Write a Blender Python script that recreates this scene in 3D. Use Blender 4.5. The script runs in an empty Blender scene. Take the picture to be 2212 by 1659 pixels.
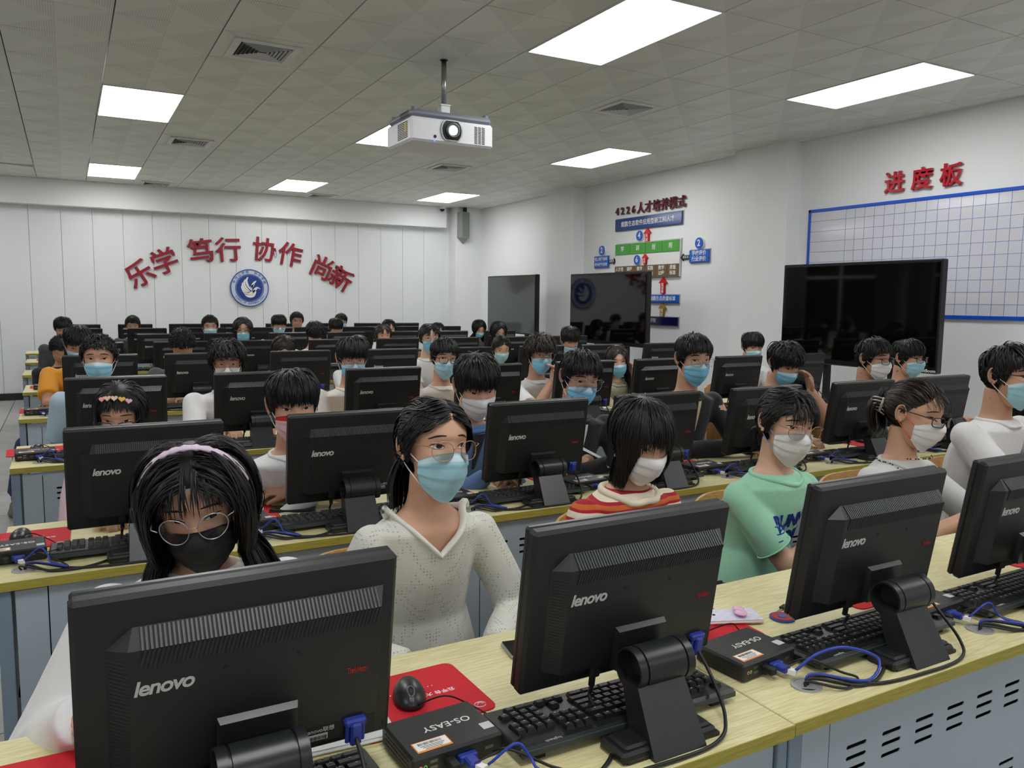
import bpy, bmesh, math, random
import numpy as np
from mathutils import Vector, Matrix, noise
from mathutils.bvhtree import BVHTree

# ------------------------------------------------------------------ camera, world, exposure
S = bpy.context.scene
COL = S.collection
PI = math.pi
CZ = 1.49                      # eye height of the photographer above the floor

def cam_axes(yaw, pitch, roll):
    cy, sy, cp, sp = math.cos(yaw), math.sin(yaw), math.cos(pitch), math.sin(pitch)
    f = Vector((sy*cp, cy*cp, -sp)); r0 = Vector((cy, -sy, 0)); u0 = r0.cross(f)
    r = r0*math.cos(roll) + u0*math.sin(roll)
    return r, r.cross(f), f
_r, _u, _f = cam_axes(0.50826907, 0.10429943, 0.01054214)
cam = bpy.data.cameras.new('camera'); camo = bpy.data.objects.new('camera', cam); COL.objects.link(camo)
cam.sensor_fit = 'HORIZONTAL'; cam.sensor_width = 36.0; cam.lens = 1721.5/2212*36.0
cam.clip_start = 0.02; cam.clip_end = 60
m = Matrix.Identity(4)
for i in range(3):
    m[i][0] = _r[i]; m[i][1] = _u[i]; m[i][2] = -_f[i]
m[2][3] = CZ
camo.matrix_world = m
S.camera = camo
w = bpy.data.worlds.new('world'); S.world = w; w.use_nodes = True
w.node_tree.nodes['Background'].inputs[0].default_value = (0.02, 0.025, 0.03, 1)
w.node_tree.nodes['Background'].inputs[1].default_value = 0.3
S.view_settings.view_transform = 'Standard'; S.view_settings.look = 'None'
S.view_settings.gamma = 1.0; S.view_settings.use_curve_mapping = False
S.view_settings.exposure = 0.0
LIGHT_STRENGTH = 11.0            # the ceiling panels light the whole room
S.cycles.max_bounces = 10; S.cycles.diffuse_bounces = 7; S.cycles.glossy_bounces = 4
S.cycles.transparent_max_bounces = 10; S.cycles.transmission_bounces = 4
S.cycles.use_denoising = True
S.cycles.caustics_reflective = False; S.cycles.caustics_refractive = False

# ------------------------------------------------------------------ materials
def lin(c):
    return tuple(((v/255)/12.92 if v/255 <= .04045 else ((v/255+.055)/1.055)**2.4) for v in c)
MATS = {}
def mat(name, rgb, rough=.5, metal=0.0, spec=.5, bump=None, vary=None, emit=None, alpha=None, sheen=0, coat=0):
    """rgb in 0..255 sRGB; bump=(scale,dist,detail[,stretch]); vary=(scale,amount)"""
    if name in MATS: return MATS[name]
    M = bpy.data.materials.new(name); M.use_nodes = True
    nt = M.node_tree; N = nt.nodes; L = nt.links; b = N['Principled BSDF']
    c = lin(rgb)
    b.inputs['Base Color'].default_value = (*c, 1); b.inputs['Roughness'].default_value = rough
    b.inputs['Metallic'].default_value = metal; b.inputs['Specular IOR Level'].default_value = spec
    if sheen: b.inputs['Sheen Weight'].default_value = sheen
    if coat: b.inputs['Coat Weight'].default_value = coat; b.inputs['Coat Roughness'].default_value = .1
    if emit:
        b.inputs['Emission Color'].default_value = (*lin(emit[0]), 1); b.inputs['Emission Strength'].default_value = emit[1]
    tc = None
    if bump or vary:
        tc = N.new('ShaderNodeTexCoord')
    if bump:
        mp = N.new('ShaderNodeMapping'); st = bump[3] if len(bump) > 3 else (1, 1, 1)
        mp.inputs['Scale'].default_value = st
        L.new(tc.outputs['Object'], mp.inputs['Vector'])
        n = N.new('ShaderNodeTexNoise'); n.inputs['Scale'].default_value = bump[0]; n.inputs['Detail'].default_value = bump[2]
        L.new(mp.outputs[0], n.inputs['Vector'])
        bp = N.new('ShaderNodeBump'); bp.inputs['Distance'].default_value = bump[1]; bp.inputs['Strength'].default_value = 1
        L.new(n.outputs['Fac'], bp.inputs['Height']); L.new(bp.outputs[0], b.inputs['Normal'])
    if vary:
        n = N.new('ShaderNodeTexNoise'); n.inputs['Scale'].default_value = vary[0]; n.inputs['Detail'].default_value = 5
        L.new(tc.outputs['Object'], n.inputs['Vector'])
        r = N.new('ShaderNodeValToRGB'); a = vary[1]
        r.color_ramp.elements[0].color = (*[max(0, v*(1-a)) for v in c], 1); r.color_ramp.elements[0].position = .3
        r.color_ramp.elements[1].color = (*[min(1, v*(1+a)) for v in c], 1); r.color_ramp.elements[1].position = .7
        L.new(n.outputs['Fac'], r.inputs[0]); L.new(r.outputs[0], b.inputs['Base Color'])
    MATS[name] = M
    return M

def glass_mat(name, tint=(255, 255, 255), fac=.10):
    if name in MATS: return MATS[name]
    M = bpy.data.materials.new(name); M.use_nodes = True; nt = M.node_tree; N = nt.nodes; L = nt.links
    N.remove(N['Principled BSDF']); out = N['Material Output']
    t = N.new('ShaderNodeBsdfTransparent'); t.inputs[0].default_value = (*lin(tint), 1)
    g = N.new('ShaderNodeBsdfGlossy'); g.inputs['Roughness'].default_value = .03
    fr = N.new('ShaderNodeFresnel'); fr.inputs[0].default_value = 1.45
    mx = N.new('ShaderNodeMixShader'); L.new(fr.outputs[0], mx.inputs[0]); L.new(t.outputs[0], mx.inputs[1]); L.new(g.outputs[0], mx.inputs[2])
    L.new(mx.outputs[0], out.inputs[0]); MATS[name] = M
    return M

def stripes_mat(name, bands, total, rough=.8, axis='Z', bump=True):
    """bands: list of (fraction start, rgb) repeated every `total` metres along an object axis"""
    M = mat(name, bands[0][1], rough); nt = M.node_tree; N = nt.nodes; L = nt.links; b = N['Principled BSDF']
    tc = N.new('ShaderNodeTexCoord'); sx = N.new('ShaderNodeSeparateXYZ'); L.new(tc.outputs['Object'], sx.inputs[0])
    nz = N.new('ShaderNodeTexNoise'); nz.inputs['Scale'].default_value = 6; L.new(tc.outputs['Object'], nz.inputs['Vector'])
    mm = N.new('ShaderNodeMath'); mm.operation = 'MULTIPLY_ADD'; mm.inputs[1].default_value = .03
    L.new(nz.outputs['Fac'], mm.inputs[0]); L.new(sx.outputs[axis], mm.inputs[2])
    d = N.new('ShaderNodeMath'); d.operation = 'DIVIDE'; d.inputs[1].default_value = total; L.new(mm.outputs[0], d.inputs[0])
    f = N.new('ShaderNodeMath'); f.operation = 'FRACT'; L.new(d.outputs[0], f.inputs[0])
    r = N.new('ShaderNodeValToRGB'); r.color_ramp.interpolation = 'CONSTANT'
    e = r.color_ramp.elements
    e[0].position = bands[0][0]; e[0].color = (*lin(bands[0][1]), 1); e[1].position = bands[1][0]; e[1].color = (*lin(bands[1][1]), 1)
    for p, c in bands[2:]:
        x = e.new(p); x.color = (*lin(c), 1)
    L.new(f.outputs[0], r.inputs[0]); L.new(r.outputs[0], b.inputs['Base Color'])
    return M

def wood_mat(name, c0, c1, rough=.35, sc=(1.5, 26, 8)):
    if name in MATS: return MATS[name]
    M = bpy.data.materials.new(name); M.use_nodes = True; nt = M.node_tree; N = nt.nodes; L = nt.links; b = N['Principled BSDF']
    tc = N.new('ShaderNodeTexCoord'); mp = N.new('ShaderNodeMapping'); mp.inputs['Scale'].default_value = sc
    L.new(tc.outputs['Object'], mp.inputs[0])
    n = N.new('ShaderNodeTexNoise'); n.inputs['Scale'].default_value = 9; n.inputs['Detail'].default_value = 7; n.inputs['Distortion'].default_value = .6
    L.new(mp.outputs[0], n.inputs['Vector'])
    r = N.new('ShaderNodeValToRGB'); r.color_ramp.elements[0].position = .36; r.color_ramp.elements[1].position = .62
    r.color_ramp.elements[0].color = (*lin(c0), 1); r.color_ramp.elements[1].color = (*lin(c1), 1)
    L.new(n.outputs['Fac'], r.inputs[0]); L.new(r.outputs[0], b.inputs['Base Color'])
    bp = N.new('ShaderNodeBump'); bp.inputs['Distance'].default_value = .0006; L.new(n.outputs['Fac'], bp.inputs['Height']); L.new(bp.outputs[0], b.inputs['Normal'])
    b.inputs['Roughness'].default_value = rough; MATS[name] = M
    return M

def ceiling_mat():
    """pale metal tile: plain triangles alternating with finely perforated ones"""
    M = mat('ceiling tile perforated metal', (186, 186, 178), .45); nt = M.node_tree; N = nt.nodes; L = nt.links; b = N['Principled BSDF']
    tc = N.new('ShaderNodeTexCoord'); s = N.new('ShaderNodeSeparateXYZ'); L.new(tc.outputs['Object'], s.inputs[0])
    def mt(op, a, b_=None, c=None):
        n = N.new('ShaderNodeMath'); n.operation = op
        for i, v in enumerate((a, b_, c)):
            if v is None: continue
            if isinstance(v, (int, float)): n.inputs[i].default_value = v
            else: L.new(v, n.inputs[i])
        return n.outputs[0]
    X = mt('DIVIDE', s.outputs['X'], .30); Y = mt('DIVIDE', s.outputs['Y'], .30)
    X2 = mt('FRACT', mt('ADD', X, 10.0)); Y2 = mt('FRACT', mt('ADD', Y, 10.0))
    t1 = mt('GREATER_THAN', mt('ADD', X2, Y2), 1.0); t2 = mt('GREATER_THAN', X2, Y2)
    chk = mt('GREATER_THAN', mt('FRACT', mt('MULTIPLY', mt('ADD', mt('FLOOR', mt('ADD', X, 10.0)), mt('FLOOR', mt('ADD', Y, 10.0))), .5)), .25)
    reg = mt('ADD', mt('MULTIPLY', chk, t1), mt('MULTIPLY', mt('SUBTRACT', 1.0, chk), t2))
    sx = mt('GREATER_THAN', mt('FRACT', mt('MULTIPLY', s.outputs['X'], 75.0)), .5)
    sy = mt('GREATER_THAN', mt('FRACT', mt('MULTIPLY', s.outputs['Y'], 75.0)), .35)
    dots = mt('MULTIPLY', mt('MULTIPLY', sx, sy), reg)
    mx = N.new('ShaderNodeMix'); mx.data_type = 'RGBA'
    mx.inputs['A'].default_value = (*lin((224, 228, 219)), 1); mx.inputs['B'].default_value = (*lin((196, 199, 191)), 1)
    L.new(dots, mx.inputs['Factor']); L.new(mx.outputs['Result'], b.inputs['Base Color'])
    return M

WALL = mat('white wall paint', (234, 236, 236), .7, bump=(180, .0004, 3))
PANELW = mat('white wall panel', (230, 233, 235), .45)
CEIL = ceiling_mat()
PLENUM = mat('dark ceiling void', (30, 30, 28), .9)
TRIMG = mat('black skirting', (22, 22, 24), .25)
FLOORM = mat('grey floor tile', (168, 165, 162), .3, vary=(5, .12))
DESKTOP = wood_mat('desk laminate pale yellow oak', (206, 196, 142), (226, 219, 172), .42)
DESKEDGE = wood_mat('desk edge band olive oak', (148, 138, 52), (166, 156, 66), .5, (1.5, 30, 30))
METAL = mat('blue grey painted steel', (160, 173, 184), .45, vary=(3, .03))
METALD = mat('dark blue grey painted steel', (120, 136, 152), .5)
INSIDE = mat('desk inside dark board', (70, 66, 64), .8)  # dark board inside the desk, used for the cable tray
BLK = mat('black textured plastic', (24, 26, 27), .42, bump=(900, .00012, 2), spec=.5)
BLKS = mat('black satin plastic', (30, 33, 35), .33)
BLKM = mat('black matte plastic', (17, 18, 19), .6)
RIB = mat('black rib plastic with painted sheen', (62, 66, 70), .36)  # lighter grey paints the ceiling's reflection onto the upper ribs
KEYM = mat('black keycap', (20, 21, 22), .4)
SCREEN = mat('monitor screen glass', (12, 14, 18), .2, emit=((150, 175, 220), .35))
SILVER = mat('silver print', (190, 192, 190), .4)
REDP = mat('dark red print', (150, 30, 34), .5)
WHITEP = mat('white print', (232, 232, 230), .6)
WHITEB = mat('white plastic', (224, 226, 226), .4)
ORANGE = mat('orange label border', (226, 140, 50), .6)
BARC = mat('black ink', (30, 30, 32), .7)
REDPAD = mat('red mouse pad cloth', (196, 16, 34), .75)
VGAB = mat('blue video plug', (40, 58, 150), .45)
CABLE = mat('black cable rubber', (20, 20, 21), .5)
CABLEB = mat('blue network cable', (38, 62, 170), .4)
STEEL = mat('brushed steel', (170, 172, 172), .3, metal=.9)
PINKJ = mat('pink audio jack', (226, 130, 140), .4)
GREENJ = mat('green audio jack', (120, 210, 90), .4)
LAMP = mat('light panel diffuser', (255, 255, 255), .5, emit=((255, 255, 255), LIGHT_STRENGTH))
BLUEF = mat('blue enamel frame', (14, 84, 200), .35)
SIGNRED = mat('red acrylic letter', (186, 16, 40), .25)
SIGNMAR = mat('maroon acrylic letter', (96, 20, 32), .15)
NAVY = mat('navy acrylic', (20, 62, 130), .12)
BLUEA = mat('blue acrylic', (26, 96, 196), .18)
NAVYD = mat('very dark navy acrylic', (12, 16, 70), .15)
GREENA = mat('green acrylic', (72, 160, 56), .25)
BROWNA = mat('brown acrylic', (112, 88, 62), .25)
GOLDA = mat('gold brown acrylic', (166, 130, 52), .3)
REDA = mat('red acrylic', (206, 20, 40), .25)
BLKA = mat('black acrylic', (22, 22, 24), .2)
GREYA = mat('grey letter edge', (176, 176, 180), .4)
TVBLK = mat('black gloss screen', (6, 6, 7), .04, spec=.5)
TVMATTE = mat('anti-glare dark screen', (74, 78, 78), .22, spec=.5)
TVFR = mat('black screen bezel', (12, 12, 13), .25)
CHAIRW = wood_mat('bent plywood chair', (176, 128, 70), (204, 160, 98), .4, (4, 4, 30))
CHAIRM = mat('warm grey painted tube', (150, 146, 132), .4)
RADI = mat('cream radiator enamel', (220, 218, 208), .35)

# ------------------------------------------------------------------ mesh building
class MB:
    def __init__(s): s.v = []; s.f = []; s.m = []; s.cur = 0
    def add(s, V, F, mi=None):
        o = len(s.v); s.v.extend([tuple(p) for p in V]); mi = s.cur if mi is None else mi
        for f in F: s.f.append(tuple(i+o for i in f)); s.m.append(mi)
        return s
    def box(s, c, d, M=None, mi=None):
        x, y, z = d[0]/2, d[1]/2, d[2]/2
        V = [Vector((i*x, j*y, k*z)) for k in (-1, 1) for j in (-1, 1) for i in (-1, 1)]
        V = [(M @ v if M else v) + Vector(c) for v in V]
        return s.add(V, [(0, 2, 3, 1), (4, 5, 7, 6), (0, 1, 5, 4), (2, 6, 7, 3), (0, 4, 6, 2), (1, 3, 7, 5)], mi)
    def rbox(s, c, d, b, M=None, mi=None):
        h = [v/2 for v in d]; b = min(b, *[q*.95 for q in h]); idx = {}; V = []
        for i in (-1, 1):
            for j in (-1, 1):
                for k in (-1, 1):
                    sg = (i, j, k)
                    for a in range(3):
                        p = [sg[q]*(h[q] if q == a else h[q]-b) for q in range(3)]
                        idx[(i, j, k, a)] = len(V); V.append(Vector(p))
        F = []
        def face(l):
            c0 = sum((V[q] for q in l), Vector())/len(l)
            n = (V[l[1]]-V[l[0]]).cross(V[l[2]]-V[l[1]])
            F.append(tuple(l) if n.dot(c0) > 0 else tuple(reversed(l)))
        for a in range(3):
            o = [q for q in range(3) if q != a]
            for sg in (-1, 1):
                l = []
                for (p, q) in ((-1, -1), (1, -1), (1, 1), (-1, 1)):
                    t = [0, 0, 0]; t[a] = sg; t[o[0]] = p; t[o[1]] = q
                    l.append(idx[(*t, a)])
                face(l)
            for p in (-1, 1):
                for q in (-1, 1):
                    t0 = [0, 0, 0]; t0[o[0]] = p; t0[o[1]] = q; t1 = list(t0); t0[a] = -1; t1[a] = 1
                    face([idx[(*t0, o[0])], idx[(*t1, o[0])], idx[(*t1, o[1])], idx[(*t0, o[1])]])
        for i in (-1, 1):
            for j in (-1, 1):
                for k in (-1, 1): face([idx[(i, j, k, 0)], idx[(i, j, k, 1)], idx[(i, j, k, 2)]])
        V = [(M @ v if M else v) + Vector(c) for v in V]
        return s.add(V, F, mi)
    def tube(s, P, r, n=8, caps=True, mi=None, up=None, flat=1.0):
        P = [Vector(p) for p in P]; k = len(P)
        R = [r]*k if isinstance(r, (int, float)) else r
        T = [(P[min(i+1, k-1)]-P[max(i-1, 0)]).normalized() for i in range(k)]
        a = Vector(up) if up else (Vector((0, 0, 1)) if abs(T[0].z) < .9 else Vector((1, 0, 0)))
        V = []; F = []
        for i in range(k):
            a = (a - T[i]*a.dot(T[i])).normalized(); b = T[i].cross(a)
            for j in range(n):
                t = 2*PI*j/n; V.append(P[i] + a*(R[i]*math.cos(t)) + b*(R[i]*flat*math.sin(t)))
        for i in range(k-1):
            for j in range(n):
                F.append((i*n+j, i*n+(j+1) % n, (i+1)*n+(j+1) % n, (i+1)*n+j))
        if caps: F.append(tuple(reversed(range(n)))); F.append(tuple((k-1)*n+j for j in range(n)))
        return s.add(V, F, mi)
    def cyl(s, a, b, r, n=16, mi=None, r2=None): return s.tube([a, b], [r, r if r2 is None else r2], n, mi=mi)
    def loft(s, rings, caps=True, mi=None):
        n = len(rings[0]); V = [p for r in rings for p in r]; F = []
        for i in range(len(rings)-1):
            for j in range(n): F.append((i*n+j, i*n+(j+1) % n, (i+1)*n+(j+1) % n, (i+1)*n+j))
        if caps: F.append(tuple(reversed(range(n)))); F.append(tuple((len(rings)-1)*n+j for j in range(n)))
        return s.add(V, F, mi)
    def sphere(s, c, r, nu=12, nv=8, mi=None):
        if isinstance(r, (int, float)): r = (r, r, r)
        rings = []
        for i in range(nv+1):
            t = PI*(i*.98+.01*nv)/nv; rings.append([(c[0]+r[0]*math.sin(t)*math.cos(2*PI*j/nu), c[1]+r[1]*math.sin(t)*math.sin(2*PI*j/nu), c[2]-r[2]*math.cos(t)) for j in range(nu)])
        return s.loft(rings, mi=mi)
    def prism(s, pts, y0, y1, mi=None):
        """polygon in XZ pushed along Y"""
        n = len(pts); V = [(p[0], y0, p[1]) for p in pts]+[(p[0], y1, p[1]) for p in pts]
        F = [tuple(range(n)), tuple(reversed(range(n, 2*n)))]+[(i, i+n, (i+1) % n+n, (i+1) % n) for i in range(n)]
        return s.add(V, F, mi)
    def mesh(s, name, mats, smooth=False):
        me = bpy.data.meshes.new(name); me.from_pydata(s.v, [], s.f)
        if not isinstance(mats, (list, tuple)): mats = [mats]
        for q in mats: me.materials.append(q)
        if len(mats) > 1: me.polygons.foreach_set('material_index', s.m)
        if smooth: me.polygons.foreach_set('use_smooth', [True]*len(me.polygons))
        me.update(); return me

def fixn(me):
    b = bmesh.new(); b.from_mesh(me); bmesh.ops.recalc_face_normals(b, faces=b.faces); b.to_mesh(me); b.free(); return me

def smooth_angle(me, deg=35):
    me.polygons.foreach_set('use_smooth', [True]*len(me.polygons))
    b = bmesh.new(); b.from_mesh(me); a = math.radians(deg)
    for e in b.edges:
        if len(e.link_faces) == 2 and e.calc_face_angle(0) > a: e.smooth = False
    b.to_mesh(me); b.free(); return me

def npmesh(name, V, Q, mats, mi=None, smooth=True):
    """fast mesh from numpy verts and quads/tris"""
    me = bpy.data.meshes.new(name); V = np.asarray(V, np.float32); Q = np.asarray(Q, np.int32); k = Q.shape[1]
    me.vertices.add(len(V)); me.vertices.foreach_set('co', V.ravel())
    me.loops.add(Q.size); me.loops.foreach_set('vertex_index', Q.ravel())
    me.polygons.add(len(Q)); me.polygons.foreach_set('loop_start', np.arange(0, Q.size, k, dtype=np.int32))
    if not isinstance(mats, (list, tuple)): mats = [mats]
    for q in mats: me.materials.append(q)
    if mi is not None: me.polygons.foreach_set('material_index', np.asarray(mi, np.int32))
    me.polygons.foreach_set('use_smooth', np.ones(len(Q), bool) if smooth else np.zeros(len(Q), bool))
    me.update(calc_edges=True); return me

def ob(name, me, parent=None, loc=(0, 0, 0), M=None, label=None, cat=None, group=None, kind=None, om=None):
    o = bpy.data.objects.new(name, me); COL.objects.link(o)
    if parent is not None: o.parent = parent
    if M is not None: o.matrix_basis = M
    else: o.location = loc
    if label: o['label'] = label
    if cat: o['category'] = cat
    if group: o['group'] = group
    if kind: o['kind'] = kind
    if om is not None:
        if not isinstance(om, (list, tuple)): om = [om]
        for i, q in enumerate(om):
            o.material_slots[i].link = 'OBJECT'; o.material_slots[i].material = q
    return o
def thing(name, label, cat, loc=(0, 0, 0), rz=0, group=None):
    o = ob(name, None, None, loc, None, label, cat, group); o.rotation_euler = (0, 0, rz); return o
def copy_tree(o, parent=None):
    c = o.copy(); COL.objects.link(c); c.parent = parent
    for ch in list(o.children): copy_tree(ch, c)
    return c
def catmull(P, n=6):
    P = [Vector(p) for p in P]; Q = [P[0]*2-P[1]]+P+[P[-1]*2-P[-2]]; out = []
    for i in range(1, len(Q)-2):
        a, b, c, d = Q[i-1:i+3]
        for k in range(n):
            t = k/n; out.append(.5*((2*b)+(c-a)*t+(2*a-5*b+4*c-d)*t*t+(3*b-a-3*c+d)*t**3))
    out.append(P[-1]); return out
def rot(axis, deg): return Matrix.Rotation(math.radians(deg), 4, axis)
def TR(x, y, z): return Matrix.Translation((x, y, z))

_TX = {}
def text_mesh(txt, size, material, ext=.001, off=0.0, shear=0.0, spacing=1.0, res=3):
    key = (txt, size, material.name, ext, off, shear, spacing)
    if key in _TX: return _TX[key]
    c = bpy.data.curves.new('lettering', 'FONT'); c.body = txt; c.size = size; c.extrude = ext/2; c.offset = off
    c.shear = shear; c.space_character = spacing; c.align_x = 'CENTER'; c.align_y = 'CENTER'; c.resolution_u = res
    o = bpy.data.objects.new('t', c); COL.objects.link(o)
    dg = bpy.context.evaluated_depsgraph_get(); dg.update()
    me = bpy.data.meshes.new_from_object(o.evaluated_get(dg)); me.name = 'lettering'
    bpy.data.objects.remove(o); me.materials.clear(); me.materials.append(material)
    _TX[key] = me; return me
def plate_mesh(name, outer, holes, thick, material):
    """flat plate with real holes; outlines in XY, extruded in Z"""
    c = bpy.data.curves.new('p', 'CURVE'); c.dimensions = '2D'; c.fill_mode = 'BOTH'; c.extrude = thick/2
    for poly in [outer]+holes:
        s = c.splines.new('POLY'); s.points.add(len(poly)-1); s.use_cyclic_u = True
        for i, p in enumerate(poly): s.points[i].co = (p[0], p[1], 0, 1)
    o = bpy.data.objects.new('t', c); COL.objects.link(o)
    dg = bpy.context.evaluated_depsgraph_get(); dg.update()
    me = bpy.data.meshes.new_from_object(o.evaluated_get(dg)); me.name = name
    bpy.data.objects.remove(o); me.materials.clear(); me.materials.append(material); return me
# orientation frames for flat lettering / plates (local X right, Y up, Z out)
F_FRONT = Matrix(((1, 0, 0, 0), (0, 0, -1, 0), (0, 1, 0, 0), (0, 0, 0, 1)))       # faces -Y
F_RIGHTWALL = Matrix(((0, 0, -1, 0), (-1, 0, 0, 0), (0, 1, 0, 0), (0, 0, 0, 1)))  # faces -X, reads along -Y
F_DESKFLIP = Matrix(((-1, 0, 0, 0), (0, -1, 0, 0), (0, 0, 1, 0), (0, 0, 0, 1)))   # lies flat, read from +Y
# ------------------------------------------------------------------ room shell
XL, XR, YN, YR = -2.7, 6.62, -6.4, 13.35
HC = CZ+1.635                    # ceiling height
TX0, TY0, TS = .307-2.5*1.2, 5.929-14*.6, .6018
TX0 = .307 - 5*TS; TY0 = 5.929 - 14*.6
def slab(name, c, d, m_, kind='structure', parent=None, label=None):
    o = ob(name, MB().box((0, 0, 0), d).mesh(name, m_), parent, c, kind=kind if parent is None else None)
    return o
floor = slab('floor', ((XL+XR)/2, (YN+YR)/2, -.06), (XR-XL+.4, YR-YN+.4, .1), mat('floor grout', (96, 94, 92), .7))
ft = MB().rbox((0, 0, 0), (.794, .794, .012), .0015).mesh('floor_tile', FLOORM)
for i in range(3):
    for j in range(14):
        ob('floor_tile', ft, floor, (-1.9+.8*i, 2.7+.8*j, .06-.006))
ob('floor_tile', MB().box((0, 0, 0), (XR-.1, 13.0, .012)).box((-.1-3.3, -4.5-0, 0), (.01, .01, .012)).mesh('floor_tile', FLOORM), floor, ((.1+XR)/2-.0-( (XL+XR)/2)+((XL+XR)/2), 6.6, .06-.006)) if False else None
big = MB()
for i in range(9):
    for j in range(25):
        x, y = -1.9+.8*(i+3), -6.1+.8*j
        if x < XR-.3: big.box((x, y, 0), (.794, .794, .012))
for i in range(3):
    for j in range(11): big.box((-1.9+.8*i, -6.1+.8*j, 0), (.794, .794, .012))
o = ob('floor_tile', big.mesh('floor_tile', FLOORM), floor, (0, 0, .06-.006), kind='stuff')
for c in floor.children:    # floor origin sits at its own centre
    c.location.x -= floor.location.x; c.location.y -= floor.location.y

slab('wall_left', (XL-.05, (YN+YR)/2, HC/2+.1), (.1, YR-YN+.4, HC+.3), WALL)
slab('wall_front', ((XL+XR)/2, YN-.05, HC/2+.1), (XR-XL+.4, .1, HC+.3), WALL)
slab('wall_right', (XR+.05, (YN+YR)/2, HC/2+.1), (.1, YR-YN+.4, HC+.3), WALL)
# pilasters standing out of the right wall
slab('trim_1', (6.43+.1, 10.13, HC/2), (.2, .72, HC), WALL)
slab('trim_2', (6.43+.1, 6.22, HC/2), (.2, .75, HC), WALL)
slab('trim_3', (6.10+.27, 13.22, HC/2), (.54, .3, HC), WALL)        # boxed pipe in the far corner
# rear wall: upper beam over a recessed field of tall white panels
slab('wall_rear', ((XL+XR)/2, YR+.06, HC/2+.1), (XR-XL+.4, .1, HC+.3), WALL)
wr = bpy.data.objects['wall_rear']
beam = ob('beam', MB().box((0, 0, 0), (8.7, .22, HC-2.765)).mesh('beam', WALL), wr, (XL+4.3-wr.location.x, 13.24-wr.location.y, (HC+2.765)/2-wr.location.z))
pw = .402
pan = MB().rbox((0, 0, 0), (pw-.004, .012, 2.765), .0015).mesh('wall_panel', PANELW)
for k in range(22):
    x = -2.62+.402*k+.0
    if x+pw/2 < 6.11: ob('wall_panel', pan, wr, (x-.021-wr.location.x+.0, 13.345-wr.location.y-.0, 2.765/2-wr.location.z))
slab('baseboard_rear', ((XL+6.1)/2, 13.325, .05), (6.1-XL, .02, .1), TRIMG)
slab('baseboard_right', (XR-.008, 3.4, .05), (.016, 19.4, .1), TRIMG)
slab('baseboard_left', (XL+.01, 3.4, .05), (.02, 19.4, .1), TRIMG)
# windows with curtains on the left wall (seen only mirrored in the big screens)
wf = mat('window frame white', (214, 216, 216), .4); night = mat('dark night glass', (10, 12, 14), .05)
cur = mat('grey green curtain', (122, 128, 124), .85, bump=(30, .002, 2))
for k, y in enumerate((2.0, 5.2, 8.4, 11.4)):
    W = ob('window_%d' % (k+1), MB().box((0, 0, 0), (.04, 1.9, 1.7)).mesh('window', night), None, (XL+.02, y, 1.75), kind='structure')
    fm = MB()
    for yy in (-.95, 0, .95): fm.box((.02, yy, 0), (.05, .05, 1.75))
    for zz in (-.87, .87, .3): fm.box((.02, 0, zz), (.05, 1.95, .05))
    ob('window_frame', fm.mesh('window_frame', wf), W)
    for sgn in (-1, 1):
        n = 60; V = []; F = []
        for i in range(n+1):
            yy = sgn*1.15+(i/n-.5)*.5; xx = .13+.03*math.sin(i*1.05)
            V += [(xx, yy, 1.1), (xx, yy, -1.4)]
            if i < n: F.append((2*i, 2*i+1, 2*i+3, 2*i+2))
        me = bpy.data.meshes.new('curtain'); me.from_pydata(V, [], F); me.materials.append(cur)
        c = ob('curtain', me, None, (XL+.02, y, 1.75), label='grey green curtain, %s side of the %s dark window from the front' % ('near' if sgn < 0 else 'far', ('first', 'second', 'third', 'fourth')[k]), cat='curtain', group='curtains along the left wall')
        md = c.modifiers.new('t', 'SOLIDIFY'); md.thickness = .004

# ------------------------------------------------------------------ ceiling with 600 mm tiles, light panels and vents
ceil = slab('ceiling', ((XL+XR)/2, (YN+YR)/2, HC+.28), (XR-XL+.4, YR-YN+.4, .1), PLENUM)
cx0, cy0, cz0 = ceil.location
LIGHTS = [(0, -4), (0, 2), (0, 9), (4, -4), (4, 2), (4, 9), (8, -4), (8, 2), (8, 9), (-4, -4), (-4, 2), (-4, 9), (0, -10), (4, -10), (8, -10), (-4, -10), (0, -16), (4, -16), (8, -16), (-4, -16)]  # panels at the end of the list are unseen, added to brighten camera-facing surfaces
lit = {(a, b+k) for a, b in LIGHTS for k in (0, 1)}
VENTS = {(1, -1): 'near the projector on the left', (1, 5): 'between the two left light panels', (1, 11): 'at the far end of the left aisle', (6, 5): 'beyond the projector, right of centre', (6, -1): 'between the two right light panels', (5, 11): 'at the far end near the rear beam'}
tile = MB().rbox((0, 0, 0), (TS-.007, .593, .012), .002).mesh('ceiling_tile', CEIL)
far = MB(); cnt = 0
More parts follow.
